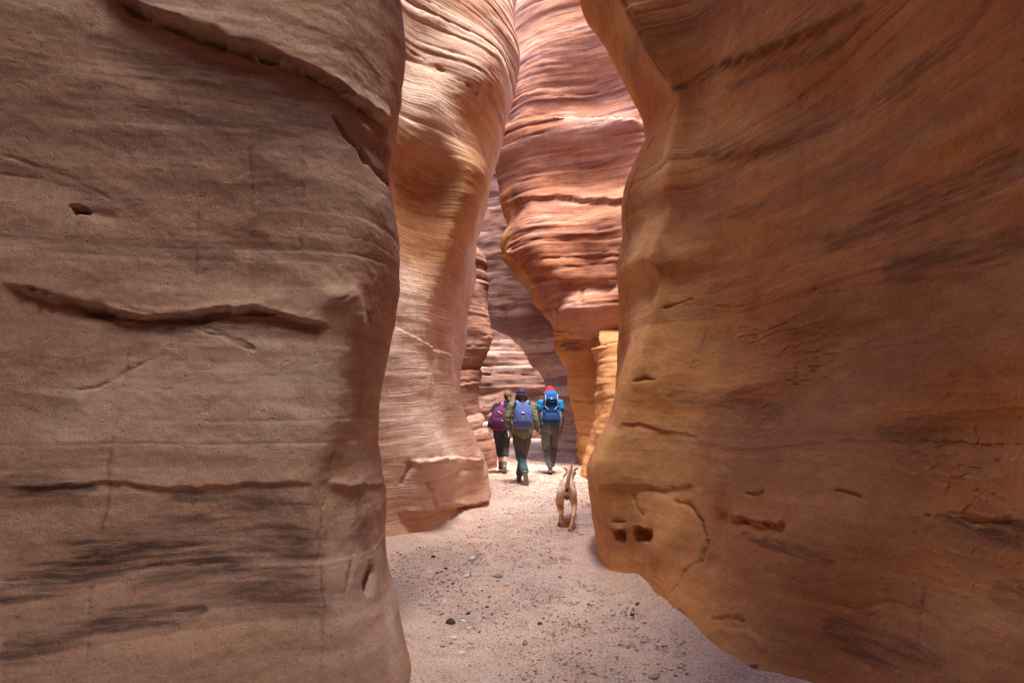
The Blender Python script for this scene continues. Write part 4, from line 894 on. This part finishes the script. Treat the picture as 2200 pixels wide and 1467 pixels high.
fuse('hair', [E(hc + R1 @ np.array([0, -.016, .018]), (.084, .098, .104)), E(hc + R1 @ np.array([0, -.06, -.05]), (.064, .05, .055)), T([hc + R1 @ np.array(p) for p in ((0, -.10, -.03), (.0, -.125, -.08), (.005, -.11, -.15), (.0, -.09, -.20))], [.026, .030, .024, .010]), E(hc + [-.01, -.02, .115], (.02, .03, .014))], M_HAIR, p1, voxel=.006, smooth=2, wrinkle=.003, wfreq=(60, 60, 12))
M_PUR = plain('dark_magenta_pack_cloth', (0.085, 0.016, 0.062), .75, .2, 12); M_PUR2 = plain('bright_purple_strap', (0.27, 0.06, 0.27), .7, .1, 20); M_PUR3 = plain('deep_plum_panel', (0.085, 0.02, 0.06), .8, .15, 20)
lx = (bs[0] - .15, bs[1] - .13, z0 + .90)
backpack(lx, (.05, .20, .10), 'dark magenta backpack slung on the left walker', [pack_shape([(0, 0, -.07, .12, .06), (.05, 0, -.11, .17, .11), (.2, 0, -.12, .18, .12), (.36, .01, -.10, .155, .10), (.46, .015, -.07, .11, .07), (.50, .02, -.05, .06, .04)])], M_PUR, [
    ('front_pocket', [pack_shape([(.04, 0, -.18, .12, .05), (.13, 0, -.21, .135, .05), (.27, 0, -.19, .12, .04), (.31, 0, -.17, .10, .02)])], M_PUR, KR),
    ('lid_seam', [T([(-.155, -.16, .33), (-.05, -.215, .315), (.06, -.215, .33), (.155, -.15, .36)], [.006] * 4)], M_PUR3, K0),
    ('side_pocket', [E((-.165, -.10, .12), (.035, .07, .10))], M_PUR3, KR), ('side_pocket', [E((.165, -.10, .12), (.035, .07, .10))], M_PUR2, KR),
    ('emblem', [T([(-.055, -.212, .405), (.045, -.208, .365)], [(.009, .004)] * 2)], M_WHT, K0), ('emblem', [T([(.05, -.262, .235), (.09, -.25, .225)], [(.005, .004)] * 2)], M_WHT, K0),
    ('reflective_piping', [T([(.165, -.16, .05), (.178, -.17, .2), (.15, -.15, .38), (.10, -.10, .46)], [.005] * 4)], M_GREY, K0),
    ('shoulder_strap', [ribbon([(.02, -.06, .46), (.03, -.02, .56), (.02, .08, .59), (-.02, .20, .50), (-.04, .26, .34), (.0, .2, .18)], .036)], M_PUR2, K0),
    ('haul_loop', [T([(-.02, -.06, .48), (-.02, -.07, .54), (.04, -.07, .54), (.05, -.06, .48)], [.008] * 4)], M_PUR2, K0)])
hat = empty('sun_hat', tuple(np.array((bs[0], bs[1], z0)) + np.array((-.355, -.02, 1.0))), 0, 'round white hat carried beside the magenta backpack', 'hat'); hat.rotation_euler = (1.25, .25, .15)
M_HAT = plain('off_white_hat_cloth', (0.70, 0.72, 0.72), .9, .08, 20)
fuse('brim', [E((0, 0, 0), (.062, .075, .007))], M_HAT, hat, remesh=False); fuse('crown', [E((0, 0, .018), (.042, .050, .035))], M_HAT, hat, remesh=False)
bot = empty('water_bottle', tuple(np.array((bs[0], bs[1], z0)) + np.array((.125, -.11, .82))), 0, 'pale grey bottle with dangling white strap at the left walker right hip', 'bottle')
M_BOT = plain('pale_blue_grey_plastic', (0.42, 0.45, 0.52), .4, .05)
fuse('bottle_body', [T([(0, 0, .0), (0, 0, .15)], [.034, .032])], M_BOT, bot, remesh=False); fuse('bottle_cap', [T([(0, 0, .19), (0, 0, .215)], [.018, .018])], M_GREY, bot, remesh=False)
fuse('strap', [ribbon([(0, -.04, .12), (.005, -.045, .02), (0, -.05, -.07)], .010, .003)], M_WHT, bot, remesh=False)

# --- walker with the big blue trekking pack (right)
bs, z0 = base_of(1183, 12.15)
J3 = dict(head=(0, .06, 1.68), neck=(0, .02, 1.53), chest=(0, 0, 1.30), pelvis=(-.01, 0, .98),
    armL=((-.20, 0, 1.47), (-.245, -.03, 1.17), (-.225, .03, .92)), armR=((.21, 0, 1.47), (.255, -.03, 1.17), (.235, .0, .92)), hdL=(0, .15, -1), hdR=(-.05, .15, -1), curl=.9,
    legL=((-.10, 0, .92), (-.095, .03, .52), (-.015, -.16, .13), (-.005, .02, .05)), legR=((.085, 0, .92), (.085, .20, .55), (.06, .20, .22), (.05, .38, .15)),
    soleL=(.04, 1, -.28), soleR=(-.05, 1, -.25))
p3 = person(bs, z0, J3, M_SK2, 'walker on the right in a red head cover and bright blue t-shirt')
M_TEE = plain('bright_blue_tshirt_cloth', (0.012, 0.17, 0.38), .85, .1, 15)
top('tshirt', J3, M_TEE, p3, .42, r=1.08, wr=.006, seed=21, hemz=.09)
tr3 = NT('blue_grey_trouser_cloth'); _co = tr3.n('ShaderNodeTexCoord').outputs['Object']; _v = tr3.noise(_co, 9, 4, .6)
_s = tr3.n('ShaderNodeSeparateXYZ'); tr3.l(_co, _s.inputs[0])
_c = tr3.mix(tr3.math('GREATER_THAN', _s.outputs[0], 0.0), (0.17, 0.19, 0.235), (0.115, 0.105, 0.11)); tr3.put(tr3.b.inputs['Base Color'], tr3.mix(tr3.math('MULTIPLY', _v, .3), _c, (.08, .08, .09))); tr3.b.inputs['Roughness'].default_value = .9  # right leg's darker colour paints its shade
trousers(J3, tr3.m, p3, hem=.88, fl=.98, wr=.010, seed=8)
M_BT3 = plain('dark_grey_hiking_boot', (0.075, 0.07, 0.08), .8, .5, 30)
boots(J3, 'L', M_BT3, M_SOLE, p3); boots(J3, 'R', M_BT3, M_SOLE, p3)
hc = np.array(J3['head']); M_RED = plain('red_head_cover_cloth', (0.55, 0.02, 0.035), .85, .2, 25)
fuse('head_cover', [E(hc + [0, -.01, .03], (.098, .115, .10)), E(hc + [0, -.04, .0], (.135, .12, .038), (.25, 'X')), E(hc + [0, -.09, -.08], (.09, .05, .09)), E(hc + [0, 0, .125], (.05, .06, .02))], M_RED, p3, voxel=.007, smooth=3, wrinkle=.006, wfreq=(16, 16, 16))
M_BLU = plain('bright_blue_pack_cloth', (0.006, 0.08, 0.30), .7, .12, 15); M_BLD = plain('dark_blue_pack_cloth', (0.012, 0.04, 0.12), .75, .15, 15); M_MESH = plain('grey_side_mesh', (0.17, 0.21, 0.27), .85, .3, 40)
backpack((bs[0] + .0, bs[1] - .13, z0 + 1.03), (.03, 0, 0), 'large bright blue trekking pack with dark lower pocket on the right walker', [pack_shape([(0, 0, -.06, .15, .05), (.05, 0, -.11, .19, .11), (.2, 0, -.13, .195, .13), (.38, 0, -.12, .165, .12), (.50, 0, -.10, .135, .10), (.56, 0, -.09, .11, .08)])], M_BLU, [
    ('lid', [pack_shape([(.46, 0, -.14, .10, .09), (.50, 0, -.15, .145, .13), (.58, 0, -.14, .15, .13), (.66, 0, -.12, .13, .11), (.70, 0, -.10, .09, .07)])], M_BLU, KR),
    ('lid_seam', [T([(-.12, -.24, .485), (0, -.29, .47), (.12, -.24, .485)], [.007] * 3)], M_BLD, K0),
    ('lower_pocket', [pack_shape([(.0, 0, -.17, .13, .06), (.06, 0, -.22, .155, .07), (.16, 0, -.225, .15, .07), (.24, 0, -.20, .11, .06), (.275, 0, -.18, .05, .04)])], M_BLD, KR),
    ('pocket_piping', [T([(-.165, -.22, .05), (-.16, -.24, .17), (-.10, -.255, .26), (0, -.262, .30), (.10, -.255, .26), (.16, -.24, .17), (.165, -.22, .05)], [.006] * 7)], M_BLU, K0),
    ('side_pocket', [E((-.185, -.13, .14), (.04, .085, .14))], M_MESH, KR), ('side_pocket', [E((.185, -.13, .14), (.04, .085, .14))], M_MESH, KR),
    ('compression_strap', [T([(-.19, -.15, .30), (-.13, -.25, .38), (-.07, -.27, .31)], [(.010, .004)] * 3)], M_GREY, K0), ('compression_strap', [T([(.19, -.15, .30), (.13, -.25, .38), (.07, -.27, .31)], [(.010, .004)] * 3)], M_GREY, K0),
    ('buckle_strap', [T([(-.12, -.24, .62), (-.125, -.285, .50), (-.13, -.26, .40)], [(.012, .005)] * 3)], M_GREY, K0), ('buckle_strap', [T([(.12, -.24, .62), (.125, -.285, .50), (.13, -.26, .40)], [(.012, .005)] * 3)], M_GREY, K0),
    ('emblem', [E((0, -.288, .55), (.014, .006, .010)), E((0, -.29, .528), (.026, .005, .006))], M_WHT, K0),
    ('dangling_strap', [T([(.15, -.24, .28), (.19, -.22, .14), (.20, -.20, .0), (.195, -.19, -.03)], [(.007, .003)] * 4)], M_GREY, K0),
    ('shoulder_strap', [ribbon([(-.08, -.04, .44), (-.11, .02, .49), (-.12, .12, .47), (-.13, .24, .36), (-.12, .26, .18), (-.15, .15, .05)], .035)], M_BLD, K0),
    ('shoulder_strap', [ribbon([(.08, -.04, .44), (.11, .02, .49), (.12, .12, .47), (.13, .24, .36), (.12, .26, .18), (.15, .15, .05)], .035)], M_BLD, K0),
    ('hip_belt', [T([(-.17, 0, .02), (-.19, .13, .0), (-.12, .26, -.01), (0, .29, -.01), (.12, .26, -.01), (.19, .13, .0), (.17, 0, .02)], [(.008, .03)] * 7, ref=(0, 0, 1))], M_BLD, K0)])

# --- the dog
def dog():
    x, y = at(1216, 1100, 6.95)[0], 6.95; z0 = float(ground_z(x, y))
    t = empty('dog', (x, y, z0), -0.09, 'cream and tan short-haired dog trotting away with its tail raised', 'dog')
    S = []
    S.append(T([(.005, -.03, .435), (.01, .08, .44), (.015, .25, .43), (.02, .42, .42), (.03, .55, .42)], [(.085, .085), (.098, .098), (.088, .095), (.105, .125), (.085, .105)]))
    S.append(T([(.025, .50, .44), (.04, .60, .49), (.06, .68, .54)], [(.07, .09), (.056, .07), (.05, .055)]))
    S.append(E((.07, .73, .555), (.070, .085, .062))); S.append(T([(.075, .79, .54), (.09, .88, .52), (.095, .915, .518)], [(.042, .036), (.032, .028), (.022, .02)])); S.append(E((.099, .93, .526), (.014, .012, .010)))
    S.append(T([(.015, -.06, .475), (.022, -.10, .53), (.040, -.125, .62), (.066, -.125, .71), (.085, -.115, .79)], [.027, .026, .021, .017, .010]))
    # hind legs: hip, knee forward, hock back, paw
    for s, P_ in ((-1, [(-.055, .0, .40), (-.088, .085, .29), (-.062, -.02, .17), (-.080, .05, .065), (-.082, .09, .03)]), (1, [(.075, .0, .40), (.098, .0, .28), (.082, -.16, .165), (.055, -.185, .06), (.038, -.17, .015)])):
        S.append(T([np.array(P_[0]) + [0, 0, .03], P_[0], P_[1], P_[2]], [(.055, .085), (.056, .085), (.040, .052), (.018, .024)]))
        S.append(T([P_[2], P_[3]], [(.019, .023), (.015, .016)])); S.append(E(np.array(P_[2]) + [0, -.012, .008], (.014, .018, .018)))
        pf = np.array(P_[4]); S.append(T([P_[3], pf + [0, .0, .005], pf + [0, .045, .0]], [(.016, .016), (.022, .016), (.020, .012)]))
        for k in (-.6, .6): S.append(E(pf + [k * .016, .058, .0], (.011, .016, .011)))
    for s, P_ in ((-1, [(-.045, .48, .38), (-.05, .43, .27), (-.045, .50, .15), (-.045, .44, .06), (-.045, .43, .03)]), (1, [(.095, .50, .38), (.10, .47, .26), (.095, .53, .14), (.095, .55, .03), (.095, .56, .015)])):
        S.append(T(P_[:3], [(.042, .055), (.032, .036), (.021, .022)])); S.append(T(P_[2:4], [.020, .016]))
        pf = np.array(P_[4]); S.append(T([P_[3], pf + [0, .035, 0]], [.018, .017]))
        for k in (-.6, .6): S.append(E(pf + [k * .015, .05, .0], (.010, .014, .010)))
    S.append(E((.012, -.055, .365), (.024, .026, .034)))
    b = fuse('body', S, None, t, voxel=.0065, smooth=3)
    me = b.data; n = len(me.vertices); co = np.empty(n * 3, np.float32); me.vertices.foreach_get('co', co); co = co.reshape(-1, 3).astype(float)
    tail = (co[:, 2] > .50) & (co[:, 1] < .03)
    nn = fbm(co[:, 0] * 14, co[:, 1] * 14, co[:, 2] * 14, 2) * .04
    tan = np.maximum(sstep(.43, .35, co[:, 2] + nn), np.maximum(tail * 1.0, sstep(.10, .05, np.abs(co[:, 0] - .013) + np.abs(co[:, 1] + .12) * .8 + nn)))
    tan = np.where(co[:, 1] > .62, .75 + nn, tan)
    dk = np.maximum(sstep(.035, .015, np.linalg.norm((co - [.012, -.112, .455]) * [1, 1, 1], axis=1)), sstep(.05, .03, np.linalg.norm((co - [.012, -.075, .352]) * [1, .6, .8], axis=1)) * .8)
    dk = np.maximum(dk, ((co[:, 2] < .045) & (co[:, 0] < -.03) & (co[:, 1] < .2)) * .8)
    dk = np.maximum(dk, sstep(.03, .015, np.linalg.norm(co - [.1, .935, .526], axis=1)))
    for k, a in (('tan', tan), ('dark', dk)):
        at_ = me.attributes.new(k, 'FLOAT', 'POINT'); at_.data.foreach_set('value', a.astype(np.float32))
    m = NT('dog_coat'); co_ = m.n('ShaderNodeTexCoord').outputs['Object']; v = m.noise(co_, 60, 3, .6)
    c = m.mix(m.attr('tan'), (0.80, 0.68, 0.58), (0.68, 0.47, 0.30)); c = m.mix(m.attr('dark'), c, (0.06, 0.035, 0.025)); c = m.mix(m.math('MULTIPLY', v, .15), c, (.40, .24, .14))
    m.put(m.b.inputs['Base Color'], c); m.b.inputs['Roughness'].default_value = .85; m.l(m.bump(v, .5, .004), m.b.inputs['Normal']); me.materials.append(m.m)
    M_EAR = plain('tan_ear', (0.30, 0.15, 0.075), .85, .2, 30)
    for s in (-1, 1):
        c0 = np.array((.07 + s * .055, .705, .60)); e = [T([c0, c0 + [s * .022, -.005, .014], c0 + [s * .046, -.01, .016]], [(.026, .012), (.021, .010), (.008, .006)], ref=(0, 1, .3))]
        fuse('ear', e, M_EAR, t, voxel=.004, smooth=2)
        fuse('eye', [E((.07 + s * .036, .805, .575), (.009, .007, .009))], M_EYE, t, remesh=False)
    fuse('collar', [T([(.035 + .062 * math.cos(a), .60 + .03 * math.sin(a) , .50 + .062 * math.sin(a)) for a in np.linspace(0, 6.1, 14)], [.008] * 14)], plain('brown_collar', (.10, .03, .025), .6), t, remesh=False)
dog()
